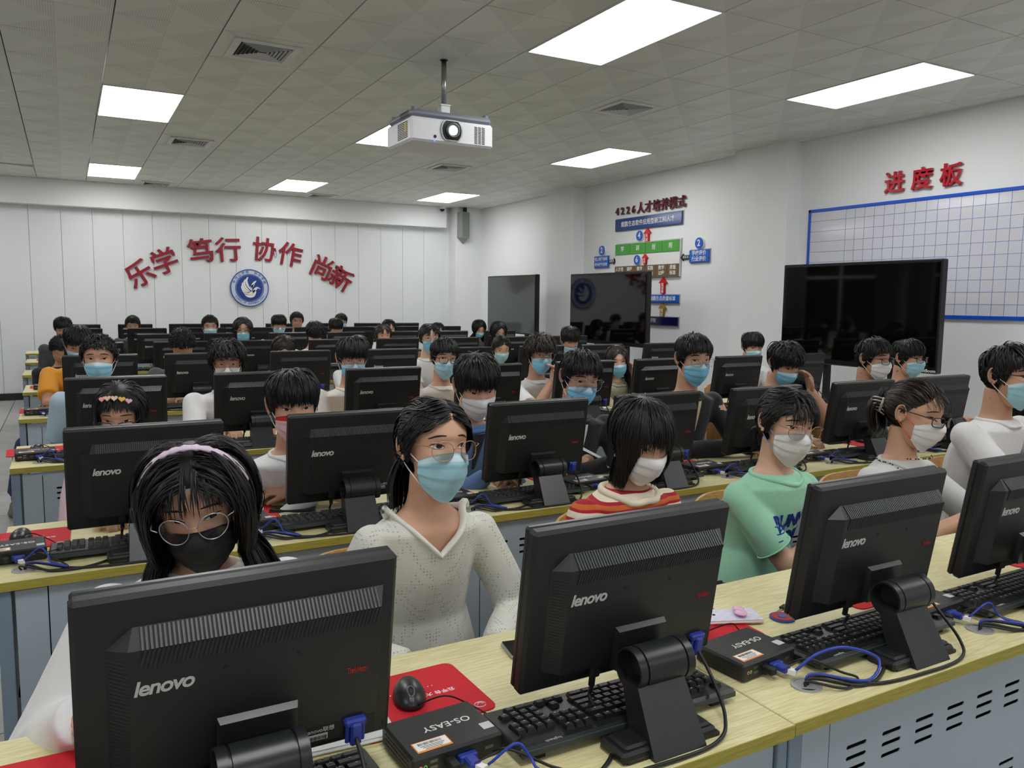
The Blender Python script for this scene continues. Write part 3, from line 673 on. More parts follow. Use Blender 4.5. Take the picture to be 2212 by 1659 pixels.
# ------------------------------------------------------------------ the students: head centre (m), turn, nod, tilt, look
PEOPLE = [
  ('g1', 0, 0, (0.205, 1.6, 1.094), 14, 15, -7, 'f', 'long_band', 'k', 'black', 'round_silver', 'white_loose', 'long', 'front1', 1.0, 'girl with the lilac headband', 'person with long black hair, lilac headband, round glasses and black mask, looking down'),
  ('g2', 0, 1, (0.751, 1.72, 1.142), -4, -3, 3, 'f', 'pony', 'k', 'pale', 'round_gold', 'knit', 'long', 'lap', 1.0, 'girl in the white knit sweater', 'person in white knit sweater with gold glasses, pale blue mask and ponytail, looking up'),
  ('g3', 0, 2, (1.416, 1.78, 1.102), 6, 22, 0, 'f', 'bob', 'k', 'white', None, 'striped', 'short', 'kb', 1.0, 'girl in the striped top', 'person with black bob in red, orange and cream striped top, head bowed'),
  ('g4', 0, 3, (1.982, 1.76, 1.109), 14, 8, 4, 'f', 'tied_bangs', 'k', 'white', 'round_gold', 'mint', 'short', 'kb', 1.0, 'girl in the mint shirt', 'person in mint green shirt with blue print, wispy bangs and white mask'),
  ('g5', 0, 4, (2.666, 1.78, 1.095), -4, 10, 4, 'f', 'bun', 'b', 'white', 'rect_black', 'grey_tee', 'short', 'kb', 1.0, 'girl with the claw clip', 'person with hair clipped up, orange mask straps and a bead necklace, light grey shirt'),
  ('b6', 0, 5, (3.278, 1.8, 1.211), 4, 3, 0, 'm', 'short', 'k', 'pale', 'rect_black', 'white_tee', 'short', 'kb', 1.05, 'boy at the right edge', 'person in white T-shirt with black glasses, cut off by the right edge of the view'),
  ('g7', 1, 0, (0.155, 3.2, 1.062), 14, 18, 0, 'f', 'long_clip', 'k', 'white', 'rect_black', 'pink', 'long', 'kb', 0.98, 'girl with heart clips', 'person with pastel heart hair clips and black glasses, half hidden by a monitor'),
  ('b8', 1, 1, (0.71, 2.92, 1.1), 6, 10, -2, 'm', 'bowl', 'k', 'redwhite', None, 'white_sweat', 'long', 'fold', 1.1, 'boy with the red mask', 'person with red and white mask and white sweatshirt leaning on folded arms'),
  ('b9', 1, 2, (1.475, 2.95, 1.138), 10, 24, -3, 'm', 'bowl', 'k', 'white', None, 'denim', 'long', 'handsfront', 1.1, 'boy in the denim jacket', 'person with bowl haircut, white mask and blue denim jacket, head bowed, hands on desk'),
  ('b10', 1, 3, (2.04, 3.02, 1.14), 10, 15, 4, 'm', 'short', 'k', 'blue', 'round_silver', 'trackjacket', 'long', 'fold', 1.08, 'boy in the track jacket', 'person in black track jacket with white shoulder stripes, silver glasses and blue mask'),
  ('b11', 1, 4, (2.787, 3.1, 1.203), 14, 8, 0, 'm', 'short', 'k', 'blue', 'rect_silver', 'blackjacket', 'long', 'fold', 1.06, 'boy in the black hooded jacket', 'person in black hooded jacket with glasses and blue mask, arms folded on desk'),
  ('b12', 1, 5, (3.557, 3.2, 1.153), 8, 28, -3, 'm', 'messy', 'k', 'blue', None, 'black_tee', 'short', 'chinhand', 1.02, 'boy in black with bowed head', 'person in black with messy hair and bowed head over a blue mask'),
  ('b13', 1, 6, (4.265, 3.15, 1.161), -2, 6, 0, 'm', 'short', 'k', 'white', 'rect_black', 'blackshirt', 'long', 'kb', 1.06, 'boy in the black shirt', 'person in black shirt with black glasses and white mask, in front of the big screen'),
  ('b14', 1, 7, (4.817, 3.3, 1.142), -2, 5, 0, 'm', 'bowl', 'k', 'pale', 'rect_black', 'grey_tee', 'short', 'kb', 1.03, 'boy by the big screen', 'person with pale blue mask and dark glasses, rightmost of the second row'),
  ('b15', 2, 0, (0.139, 4.8, 1.16), 8, 6, 0, 'm', 'crew', 'k', 'bluewhite', None, 'lightblue', 'short', 'legout', 1.04, 'boy with the crew cut', 'person with short crew cut and blue mask in pale blue shirt at the aisle'),
  ('b16', 2, 1, (0.795, 4.8, 1.12), 10, 12, 0, 'm', 'curly', 'k', 'white', 'round_gold', 'white_tee', 'short', 'kb', 1.03, 'boy with curly fringe', 'person in white T-shirt with curly fringe, thin glasses and mask below the eyes'),
  ('b17', 2, 2, (1.455, 4.55, 1.14), 8, 12, 0, 'm', 'bowl', 'k', 'blue', 'rect_silver', 'cream_tee', 'short', 'kb', 1.06, 'boy in the cream shirt left of centre', 'person in cream T-shirt with fringe, wire glasses and blue mask'),
  ('b18', 2, 3, (2.08, 4.62, 1.122), 8, 5, 4, 'm', 'short', 'k', 'pale', 'rect_black', 'cream_tee', 'short', 'kb', 1.05, 'boy with black rimmed glasses', 'person with swept black hair, black rimmed glasses, pale mask and cream T-shirt'),
  ('b19', 2, 4, (2.768, 4.58, 1.138), 10, 12, 2, 'm', 'curly2', 'b', 'blue', 'round_silver', 'white_tee', 'short', 'chin', 1.06, 'boy with clasped hands', 'person with curly dark hair holding clasped hands to his blue mask'),
  ('g20', 2, 5, (3.611, 4.85, 1.049), 26, 12, -6, 'f', 'long', 'b', 'blue', None, 'olive', 'long', 'cheek', 0.98, 'girl leaning on her hand', 'person in olive top with long hair resting one hand against her cheek'),
  ('b21', 2, 7, (4.9, 4.75, 1.135), 20, 14, 0, 'm', 'bowl', 'k', 'pale', None, 'white_tee', 'short', 'kb', 1.0, 'boy by the right wall', 'person with short black hair and pale mask beside the white wall, behind a monitor'),
  ('b22', 3, 0, (0.055, 6.35, 1.162), -2, 34, 0, 'm', 'short', 'k', 'pale', None, 'yellow', 'short', 'deskarms', 1.06, 'boy in the yellow shirt', 'person in bright yellow T-shirt, head bowed and bare arms on the desk'),
  ('b23', 3, 1, (0.731, 6.3, 1.137), 10, 48, 0, 'm', 'crew2', 'k', 'none', None, 'darkgrey', 'short', 'kb', 1.04, 'boy in the dark grey shirt', 'person in dark grey T-shirt with head bent low, only hair showing'),
  ('g24', 3, 2, (1.5, 6.45, 1.078), 10, 38, 0, 'f', 'long', 'b', 'none', None, 'cream_tee', 'short', 'kb', 1.0, 'girl with long brown hair', 'person with long brown hair bent low behind a monitor'),
  ('g25', 3, 3, (2.122, 6.45, 1.071), 5, 34, -8, 'f', 'long', 'b', 'none', None, 'white_tee', 'short', 'kb', 1.0, 'girl hidden behind the cream shirt', 'person with dark brown hair bent low, mostly hidden behind a boy in a cream shirt'),
  ('g26', 3, 4, (2.699, 6.3, 1.166), 10, 8, 0, 'f', 'pony_b', 'k', 'blue', 'round_gold', 'white_tee', 'short', 'kb', 1.04, 'girl with tied hair and glasses', 'person with hair tied back, glasses and blue mask, white T-shirt, in the fourth row'),
  ('g27', 3, 5, (3.449, 6.4, 1.052), 14, 20, 0, 'f', 'pony', 'k', 'pale', None, 'white_tee', 'short', 'kb', 1.0, 'girl with pulled back hair', 'person with pulled back hair, pale blue mask and white top, looking down'),
  ('b28', 3, 6, (4.131, 6.3, 1.126), 14, 26, 0, 'm', 'bowl', 'k', 'lowpale', None, 'white_tee', 'short', 'kb', 1.05, 'boy with the lowered mask', 'person with bowl haircut whose mask hangs low under his nose'),
  ('g29', 4, 2, (1.466, 7.95, 1.179), 8, 6, 0, 'f', 'long', 'k', 'blue', 'round_gold', 'darkgrey', 'long', 'kb', 1.02, 'girl with centre parted hair', 'person with long centre parted hair, glasses and bright blue mask, towards the back'),
  ('b30', 4, 3, (2.175, 8.0, 1.137), 8, 44, 0, 'm', 'messy', 'k', 'none', None, 'white_tee', 'short', 'kb', 1.0, 'messy haired boy', 'person with messy black hair bent low, fifth row, left of centre'),
  ('g31', 4, 4, (2.9, 8.0, 1.112), 8, 10, 0, 'f', 'pony_b', 'b', 'lowpale', None, 'white_tee', 'short', 'kb', 1.0, 'girl with tied brown hair', 'person with tied back brown hair and white top, right of a boy with cropped hair'),
  ('g32', 4, 6, (4.274, 8.0, 1.133), 8, 22, 0, 'f', 'long', 'k', 'none', 'rect_black', 'white_tee', 'short', 'kb', 1.04, 'girl before the grey screen', 'person with long black hair and dark glasses in front of the far grey screen'),
  ('b40', 4, 0, (-0.063, 8.0, 1.023), 0, 40, 0, 'm', 'crew2', 'k', 'none', None, 'black_tee', 'long', 'kb', 1.0, 'boy in black at the aisle', 'person in black clothing bent low at the left end of the fifth row'),
  ('q1', 5, 0, (-0.046, 9.65, 1.148), 0, 24, 0, 'm', 'short', 'k', 'none', None, 'darkgrey', 'long', 'kb', 1.02, 'boy at the far left', 'person with short black hair at the far left, only the forehead above the monitors'),
  ('q3', 5, 2, (1.397, 9.5, 1.165), 6, 10, 0, 'm', 'crew', 'k', 'pale', None, 'black_tee', 'short', 'kb', 1.02, 'boy left of the emblem', 'person with neat short hair and pale mask above the monitors, sixth row'),
  ('q4', 5, 3, (2.16, 9.5, 1.179), 6, 14, 0, 'm', 'bowl', 'k', 'pale', 'round_gold', 'white_tee', 'short', 'kb', 1.0, 'boy with round bowl hair', 'person with thick round fringe, glasses and pale mask, sixth row'),
  ('q6', 5, 4, (2.868, 9.6, 1.134), 6, 24, 0, 'm', 'bowl', 'k', 'none', 'rect_silver', 'white_tee', 'short', 'kb', 1.0, 'fringed boy at the back centre', 'person with black fringe and glasses looking down, sixth row centre'),
  ('q8', 5, 5, (3.554, 9.6, 1.121), 0, 16, 0, 'f', 'pony_b', 'k', 'pale', None, 'white_tee', 'short', 'kb', 1.0, 'girl behind the tied brown hair', 'person with black hair tied back, partly behind a girl with brown hair'),
  ('q9', 5, 6, (4.23, 9.6, 1.084), 0, 24, 0, 'f', 'pony_b', 'k', 'none', None, 'white_tee', 'short', 'kb', 0.95, 'girl far behind on the right', 'person mostly hidden in the sixth row, only forehead and dark hair showing'),
  ('g33', 5, 7, (4.832, 9.6, 1.108), 6, 30, 0, 'f', 'long', 'k', 'blue', None, 'darkgrey', 'long', 'kb', 1.04, 'girl with hair falling forward', 'person with long black hair falling over the face beside the far grey screen'),
  ('q2', 6, 1, (0.717, 11.15, 1.128), 6, 20, 0, 'm', 'crew', 'k', 'none', None, 'darkgrey', 'long', 'kb', 1.0, 'cropped boy at the back left', 'person with cropped hair at the back, only the forehead above a monitor'),
  ('q10', 6, 3, (2.066, 11.2, 1.109), 4, 24, 0, 'm', 'bowl', 'k', 'none', None, 'darkgrey', 'long', 'kb', 1.0, 'boy behind the parted hair girl', 'person at the back, only black hair showing behind a girl in blue mask'),
  ('q5', 6, 4, (2.769, 11.1, 1.174), 6, 8, 0, 'm', 'crew', 'k', 'none', None, 'black_tee', 'long', 'kb', 1.05, 'tall boy under the emblem', 'person with square cropped hair rising tallest at the back, right of the emblem'),
  ('q7', 6, 5, (3.397, 11.1, 1.162), 6, 10, 0, 'm', 'short', 'k', 'pale', None, 'white_tee', 'long', 'kb', 1.0, 'side parted boy at the back', 'person with parted black hair and pale mask at the back right of centre'),
]
SEAT = {(p[1], p[2]): p for p in PEOPLE}
DROP = set()
DROP = {(n, q//8, q%8) for n, L in {'mouse': [25, 26, 27, 28, 29, 30, 31, 32, 33, 34, 35, 36, 37, 38, 39, 40, 41, 42, 43, 44, 45, 46, 47, 48, 49, 50, 51, 52, 53, 54, 56, 57, 58, 59, 60, 61, 62, 63], 'mouse_cable': [25, 26, 27, 29, 30, 31, 32, 33, 34, 35, 36, 37, 38, 39, 40, 41, 42, 43, 44, 45, 46, 47, 48, 49, 50, 51, 52, 53, 54, 55, 56, 57, 58, 59, 60, 61, 62, 63], 'power_cable': [26, 27, 28, 29, 30, 31, 32, 33, 34, 35, 36, 37, 38, 39, 40, 42, 43, 44, 45, 46, 47, 48, 49, 50, 51, 52, 53, 54, 55, 56, 57, 58, 59, 60, 61, 62, 63], 'pad': [25, 26, 27, 28, 29, 30, 31, 33, 34, 35, 36, 37, 38, 39, 41, 42, 43, 44, 45, 46, 47, 49, 50, 51, 52, 53, 54, 55, 56, 57, 58, 59, 60, 61, 62, 63], 'keyboard': [24, 26, 27, 28, 29, 30, 31, 32, 33, 34, 35, 36, 37, 38, 39, 40, 42, 43, 44, 45, 46, 47, 48, 49, 50, 51, 52, 53, 54, 55, 56, 57, 58, 59, 60, 61, 62, 63], 'box': [25, 26, 27, 28, 29, 30, 33, 34, 35, 36, 37, 38, 39, 41, 42, 43, 44, 45, 46, 47, 48, 49, 50, 51, 52, 53, 54, 56, 57, 58, 59, 60, 61, 62, 63], 'video_cable': [27, 28, 29, 30, 31, 32, 33, 34, 36, 37, 38, 39, 40, 42, 43, 44, 45, 46, 47, 48, 49, 50, 51, 52, 53, 54, 55, 56, 57, 58, 59, 60, 61, 62, 63], 'grommet': [25, 26, 27, 28, 29, 30, 31, 32, 33, 34, 35, 36, 37, 38, 39, 40, 41, 42, 43, 44, 45, 46, 47, 48, 49, 50, 51, 52, 53, 54, 55, 56, 57, 58, 59, 60, 61, 62, 63], 'network_cable': [25, 26, 27, 28, 29, 30, 31, 32, 33, 34, 35, 36, 37, 38, 39, 40, 41, 42, 43, 44, 45, 46, 47, 48, 49, 50, 51, 52, 53, 54, 55, 56, 57, 58, 59, 60, 61, 62, 63]}.items() for q in L}   # wholly hidden repeats left out
# ------------------------------------------------------------------ desks
YF = [.935, 2.41, 4.03, 5.63, 7.20, 8.79, 10.41, 12.05]      # front edge of each row of desks
X0 = [-.20, -.20, -.25, -.29, -.33, -.40, -.44, -.50]
ROWN = ['front row', 'second row', 'third row', 'fourth row', 'fifth row', 'sixth row', 'seventh row', 'last row']
ORD = ['first', 'second', 'third', 'fourth', 'fifth', 'sixth', 'seventh', 'eighth']
DW, DD, DH = 1.31, .60, .74
def make_desk():
    t = thing('computer_desk', 'd', 'desk', (0, 0, 0))
    ob('desktop', MB().rbox((DW/2, DD/2, DH-.0125), (DW-.003, DD-.004, .025), .0015).mesh('desktop', DESKTOP), t)
    e = MB().box((DW/2, .0012, DH-.0125), (DW-.006, .0024, .0238))
    ob('edge_band', e.mesh('edge_band', DESKEDGE), t)
    # ventilated front panel with real slots
    holes = []
    def slot(cx, cz):
        w_, h = .030, .0045; P = []
        for k in range(5): a = -PI/2+PI*k/4; P.append((cx+w_-h+h*math.cos(a), cz+h*math.sin(a)))
        for k in range(5): a = PI/2+PI*k/4; P.append((cx-w_+h+h*math.cos(a), cz+h*math.sin(a)))
        return list(reversed(P))
    for k in range(9):
        for z in (.633, .610, .586, .445, .422, .399): holes.append(slot(.205+.107*k-.0, z))
    pl = plate_mesh('front_panel', [(.125, .09), (DW-.03, .09), (DW-.03, DH-.026), (.125, DH-.026)], holes, .002, METAL)
    ob('front_panel', pl, t, M=TR(0, .024, 0) @ F_FRONT)
    ob('side_stile', MB().rbox((.0845, .024, (DH-.025)/2+.03), (.075, .004, DH-.1), .001).mesh('side_stile', METAL), t)
    ob('post', MB().rbox((.022, .03, (DH-.026)/2), (.034, .03, DH-.028), .002).mesh('post', METALD), t)
    ob('post', MB().rbox((DW-.014, .03, (DH-.026)/2), (.024, .03, DH-.028), .002).mesh('post', METALD), t)
    for x in (.02, DW-.02):
        ob('side_panel', MB().rbox((x, DD/2, (DH-.026)/2+.01), (.012, DD-.08, DH-.05), .001).mesh('side_panel', METAL), t)
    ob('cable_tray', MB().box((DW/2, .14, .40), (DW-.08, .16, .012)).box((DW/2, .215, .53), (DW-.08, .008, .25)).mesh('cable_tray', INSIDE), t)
    ob('plinth', MB().box((DW/2, .04, .045), (DW-.02, .02, .088)).mesh('plinth', METALD), t)
    return t
desk0 = make_desk(); first = True
def posw(i, j):
    return '%s desk from the left in the %s' % (ORD[j], ROWN[i])
NDESK = 4
for i in range(8):
    for j in range(NDESK):
        if ('desk', i, j) in DROP: continue
        d = desk0 if first else copy_tree(desk0); first = False
        d.location = (X0[i]+DW*j, YF[i]+random.uniform(-.002, .002), 0)
        d['label'] = 'yellow topped steel computer desk, '+posw(i, j); d['group'] = 'rows of computer desks'

# ------------------------------------------------------------------ monitor
MW, MH, MT = .437, .308, .026
def make_monitor():
    """origin on the desk under the stand; screen faces +Y (the student), back faces -Y (the photographer)"""
    t = thing('monitor', 'm', 'monitor', (0, 0, 0))
    # everything of the head hangs from the upper front edge, leaning so that its foot is farther from the camera
    top = Vector((0, .165, .368)); T = Matrix.Translation(top) @ rot('X', 9.0)
    # in head space: z down from 0 to -MH, back face at y=0, screen at y=+MT
    shell = smooth_angle(MB().rbox((0, MT/2, -MH/2), (MW, MT, MH), .006).mesh('rear_casing', BLK))
    ob('rear_casing', shell, t, M=T)
    ob('front_bezel', smooth_angle(MB().rbox((0, MT+.006, -MH/2), (MW-.003, .014, MH-.002), .004).mesh('front_bezel', BLKS)), t, M=T)
    ob('screen', MB().box((0, MT+.0135, -.132), (MW-.045, .002, .240)).mesh('screen', SCREEN), t, M=T)
    # raised back cover: chamfered top and left, notched lower right corner
    xl, xr, zt, zb, D = -.180, .197, -.046, -.266, .024; cl, ct, cr = .026, .022, .010
    P0 = [(xl, zb), (xl, zt-.028), (xl+.034, zt), (xr, zt), (xr, zb)]
    P1 = [(xl+cl, zb), (xl+cl, zt-ct-.006), (xl+cl, zt-ct), (xr-cr, zt-ct), (xr-cr, zb)]
    c = MB(); V = [(p[0], 0.001, p[1]) for p in P0]+[(p[0], -D, p[1]) for p in P1]
    c.add(V, [(5, 9, 8, 7, 6), (0, 5, 6, 1), (1, 6, 7, 2), (2, 7, 8, 3), (3, 8, 9, 4), (0, 4, 9, 5)])
    ob('back_cover', fixn(c.mesh('back_cover', BLK)), t, M=T)
    # upper vents: ribs running down the chamfer and on over the face
    rb = MB(); n = 58; xa, xb = xl+.044, xr-.014
    for k in range(n):
        x = xa+(xb-xa)*k/(n-1); wd = .0014
        y0, z0, y1, z1 = 0, zt-.002, -D, zt-ct
        V = [(x-wd, y0-.0025, z0+.001), (x+wd, y0-.0025, z0+.001), (x+wd, y1-.0025, z1+.001), (x-wd, y1-.0025, z1+.001), (x-wd, y0+.001, z0), (x+wd, y0+.001, z0), (x+wd, y1+.001, z1), (x-wd, y1+.001, z1)]
        rb.add(V, [(0, 3, 2, 1), (0, 1, 5, 4), (0, 4, 7, 3), (1, 2, 6, 5)])
    vbk = MB(); vbk.add([(xa-.003, -.0006, zt-.001), (xb+.003, -.0006, zt-.001), (xb+.003, -D-.0006, zt-ct), (xa-.003, -D-.0006, zt-ct), (xa-.003, -D-.0006, zt-ct-.026), (xb+.003, -D-.0006, zt-ct-.026)], [(3, 2, 1, 0), (4, 5, 2, 3)])
    ob('vent_backing', vbk.mesh('vent_backing', BLKM), t, M=T)
    ob('upper_vent_ribs', rb.mesh('upper_vent_ribs', RIB), t, M=T, kind='stuff')
    rb = MB()
    for k in range(n):
        x = xa+(xb-xa)*k/(n-1); rb.box((x, -D-.0006, zt-ct-.013), (.0030, .0016, .026), rot('Y', 14))
    ob('face_vent_ribs', rb.mesh('face_vent_ribs', BLKS), t, M=T, kind='stuff')
    rb = MB()
    for k in range(30):
        z = zt-.040-k*(zt-.045-zb)/31
        f = .5; rb.box((xl+cl*.5+.002, -D*.5-.001, z), (cl*1.15, .002, .0026), rot('Z', -math.degrees(math.atan2(D, cl))))
    ob('side_vent_ribs', rb.mesh('side_vent_ribs', BLKS), t, M=T, kind='stuff')
    ob('recess_panel', MB().box((0.125, -D-.0004, -.262), (.12, .0014, .026)).mesh('recess_panel', BLKM), t, M=T)
    lg = text_mesh('lenovo', .030, SILVER, .0008, .0006, .22, .9)
    ob('logo', lg, t, M=T @ TR(-.112, -D-.0006, -.125) @ F_FRONT)
    ob('red_logo', text_mesh('ThinkVision', .0115, REDP, .0006, .0002, 0, .8), t, M=T @ TR(.153, -D-.0006, -.166) @ F_FRONT @ Matrix.Diagonal((.72, 1.25, 1, 1)), label='small dark red lettering')
    for x in (-.034, .066):
        ob('screw_hole', MB().cyl((x, -D-.0008, -.118), (x, -D+.001, -.118), .0036, 12).cyl((x, -D-.0012, -.118), (x, -D-.0006, -.118), .0016, 8).mesh('screw_hole', BLKM), t, M=T)
    # neck cover on the back and hinge drum
    c = MB(); a, b = -.046, .066
    V = [(a, -D+.001, -.194), (b, -D+.001, -.194), (b, -D+.001, -.275), (a, -D+.001, -.275), (a+.003, -D-.010, -.200), (b-.003, -D-.010, -.200), (b-.003, -D-.014, -.275), (a+.003, -D-.014, -.275)]
    c.add(V, [(4, 7, 6, 5), (0, 4, 5, 1), (0, 3, 7, 4), (1, 5, 6, 2), (3, 2, 6, 7)])
    ob('neck_cover', fixn(c.mesh('neck_cover', BLKS)), t, M=T)
    cx, cy, cz_, R = .002, .116, .120, .037
    dr = MB(); hw = .060; prof = [(-hw, R-.004), (-hw, R), (-hw+.015, R), (-hw+.0155, R-.0035), (-hw+.0185, R-.0035), (-hw+.019, R), (hw-.019, R), (hw-.0185, R-.0035), (hw-.0155, R-.0035), (hw-.015, R), (hw, R), (hw, R-.004)]
    prof = [(-hw+.03, .001), (-hw+.03, R-.005)]+prof+[(hw-.03, R-.005), (hw-.03, .001)]
    n = 40; rings = [[(cx+p[0], cy+p[1]*math.cos(2*PI*j/n), cz_+p[1]*math.sin(2*PI*j/n)) for j in range(n)] for p in prof]
    dr.loft(rings)
    ob('hinge_drum', smooth_angle(fixn(dr.mesh('hinge_drum', BLKS)), 40), t)
    # slanting column and stepped foot
    c = MB(); x0, x1, s = -.068, .044, .006
    V = [(x0+.008, .086, cz_-.020), (x1-.002, .086, cz_-.020), (x1, .026, 0), (x0, .026, 0), (x0+.008, .130, cz_-.020), (x1-.002, .130, cz_-.020), (x1, .092, 0), (x0, .092, 0)]
    V = [(p[0], p[1]-.0, p[2]) for p in V]
    c.add(V, [(0, 1, 2, 3), (4, 7, 6, 5), (0, 3, 7, 4), (1, 5, 6, 2), (3, 2, 6, 7), (0, 4, 5, 1)])
    ob('stand_column', fixn(c.mesh('stand_column', BLKS)), t)
    ft_ = MB().rbox((-.092, .075, .010), (.06, .068, .020), .005).rbox((-.086, .075, .021), (.05, .052, .010), .004).rbox((.057, .072, .010), (.045, .064, .020), .005).rbox((.054, .072, .021), (.035, .050, .010), .004).rbox((-.012, .075, .004), (.20, .07, .008), .002)
    ob('stand_foot', smooth_angle(ft_.mesh('stand_foot', BLK)), t)
    # plugs under the back cover and the rating label
    vp = MB().rbox((.152, -.030, -.270), (.017, .018, .038), .003).rbox((.152, -.028, -.252), (.034, .014, .012), .003).cyl((.140, -.030, -.252), (.140, -.030, -.284), .0035, 8).cyl((.164, -.030, -.252), (.164, -.030, -.284), .0035, 8)
    ob('video_plug', smooth_angle(vp.mesh('video_plug', VGAB)), t, M=T, label='blue video plug')
    ob('power_plug', smooth_angle(MB().rbox((-.074, -.012, -.278), (.022, .020, .03), .004).cyl((-.074, -.012, -.290), (-.074, -.012, -.312), .006, 10).mesh('power_plug', BLKM)), t, M=T)
    ob('rating_label', MB().box((.094, -D-.0016, -.266), (.034, .0006, .010)).mesh('rating_label', mat('grey label', (176, 178, 176), .5)), t, M=T)
    cap = text_mesh('lenovo联想', .009, SILVER, .0004); ob('rating_text', cap, t, M=T @ TR(.100, -D-.0016, -.255) @ F_FRONT)
    bc = MB(); rnd = random.Random(3)
    for k in range(26): bc.box((.079+.0012*k, -D-.0022, -.267), (rnd.choice((.0004, .0008)), .0003, .006))
    ob('barcode', bc.mesh('barcode', BARC), t, M=T, kind='stuff')
    ob('lock_slot', MB().box((.208, -.0004, -.290), (.003, .0016, .009)).mesh('lock_slot', BLKM), t, M=T)
    return t
mon0 = make_monitor(); mon0.location.x = 0
MC = {(0, 0): .203, (0, 1): .877, (0, 2): 1.569, (0, 3): 2.150, (1, 0): .192, (1, 1): .828, (1, 2): 1.567, (1, 3): 2.150, (1, 4): 2.790, (1, 5): 3.454, (1, 6): 4.107,
      (2, 0): .190, (2, 1): .848, (2, 2): 1.533, (2, 3): 2.198, (2, 4): 2.880, (2, 5): 3.500, (2, 6): 4.216, (2, 7): 4.90, (3, 0): .174, (3, 1): .779, (3, 2): 1.478, (3, 3): 2.170}
def mcx(i, k):
    if (i, k) in MC: return MC[(i, k)]
    rnd = random.Random(i*17+k); return .17+.668*k+rnd.uniform(-.02, .02)-(.02 if i > 4 else 0)

def who(i, k):
    p = SEAT.get((i, k))
    if p: return "the " + p[16]
    return 'vacant %s place of the %s' % (ORD[k], ROWN[i])
fm_ = True
for i in range(8):
    for k in range(8):
        if ('monitor', i, k) in DROP: continue
        t = mon0 if fm_ else copy_tree(mon0); fm_ = False
        rnd = random.Random(100*i+k)
        t.location = (mcx(i, k), YF[i]+rnd.uniform(-.004, .004), DH); t.rotation_euler.z = math.radians(rnd.uniform(-1.2, 1.2)) if i else 0
        t['label'] = 'black monitor at '+who(i, k); t['group'] = 'black monitors in rows'

# ------------------------------------------------------------------ keyboard
def key_layout():
    K = []; p = .019
    def row(v, u0, ws):
        u = u0
        for w_ in ws:
            if w_ > 0: K.append((u+w_*p/2, v, w_))
            u += abs(w_)*p
    L0 = -.214
    row(-.052, L0, [1, -1, 1, 1, 1, 1, -.5, 1, 1, 1, 1, -.5, 1, 1, 1, 1, -.25, 1, 1, 1])
    row(-.027, L0, [1]*13+[2, -.25, 1, 1, 1, -.25, 1, 1, 1, 1])
    row(-.008, L0, [1.5]+[1]*12+[1.5, -.25, 1, 1, 1, -.25, 1, 1, 1, 1])
    row(.011, L0, [1.75]+[1]*11+[2.25, -3.5, 1, 1, 1])
    row(.030, L0, [2.25]+[1]*10+[2.75, -1.25, 1, -1.25, 1, 1, 1, 1])
    row(.049, L0, [1.5, 1, 1.25, 6, 1.25, 1, 1, 1.5, -.75, 1, 1, 1, -.25, 2, 1])
    return K
KL = key_layout()
def key_shape(m_, x, y, w_):
    a, b, h = w_*.019/2-.0008, .0087, .0075
    V = [(x-a, y-b, 0), (x+a, y-b, 0), (x+a, y+b, 0), (x-a, y+b, 0), (x-a+.0025, y-b+.0022, h), (x+a-.0025, y-b+.0022, h), (x+a-.0025, y+b-.0030, h-.0008), (x-a+.0025, y+b-.0030, h-.0008)]
    return m_.add(V, [(3, 2, 1, 0), (4, 5, 6, 7), (0, 1, 5, 4), (1, 2, 6, 5), (2, 3, 7, 6), (3, 0, 4, 7)])
KEYMESH = {}
def make_keyboard(detail):
    t = thing('keyboard', 'k', 'keyboard', (0, 0, 0)); tilt = TR(0, 0, .006) @ rot('X', -3.5)
    b = MB().rbox((0, 0, .009), (.462, .152, .017), .005)
    ob('keyboard_base', smooth_angle(b.mesh('keyboard_base', BLKS)), t, M=tilt)
    ob('rear_edge', MB().rbox((0, -.0755, .008), (.460, .003, .011), .001).mesh('rear_edge', mat('dark grey green plastic', (52, 60, 60), .4)), t, M=tilt)
    if detail:
        for (u, v, w_) in KL:
            if w_ not in KEYMESH: KEYMESH[w_] = key_shape(MB(), 0, 0, w_).mesh('key', KEYM)
            ob('key', KEYMESH[w_], t, M=tilt @ TR(-u, v+.004, .0175))
        pr = MB()
        for n, (u, v, w_) in enumerate(KL):
            if w_ < 3: pr.box((-u+.001, v+.006, .0253), (.0034, .0034, .0002)); pr.box((-u-.003, v+.003, .0253), (.002, .0006, .0002))
        ob('key_legends', pr.mesh('key_legends', mat('dim white legends', (150, 152, 152), .6)), t, M=tilt, kind='stuff')
        ob('logo', text_mesh('logitech', .010, SILVER, .0003), t, M=tilt @ TR(-.165, -.069, .0178) @ F_DESKFLIP)
    else:
        m_ = MB()
        for (u, v, w_) in KL: key_shape(m_, -u, v+.004, w_)
        ob('keys', m_.mesh('keys', KEYM), t, M=tilt @ TR(0, 0, .0175), kind='stuff')
    for s in (-1, 1): ob('flip_foot', MB().rbox((s*.19, -.062, .004), (.022, .008, .012), .001).mesh('flip_foot', BLKM), t)
    return t
kbd_d = make_keyboard(True); kbd_s = None
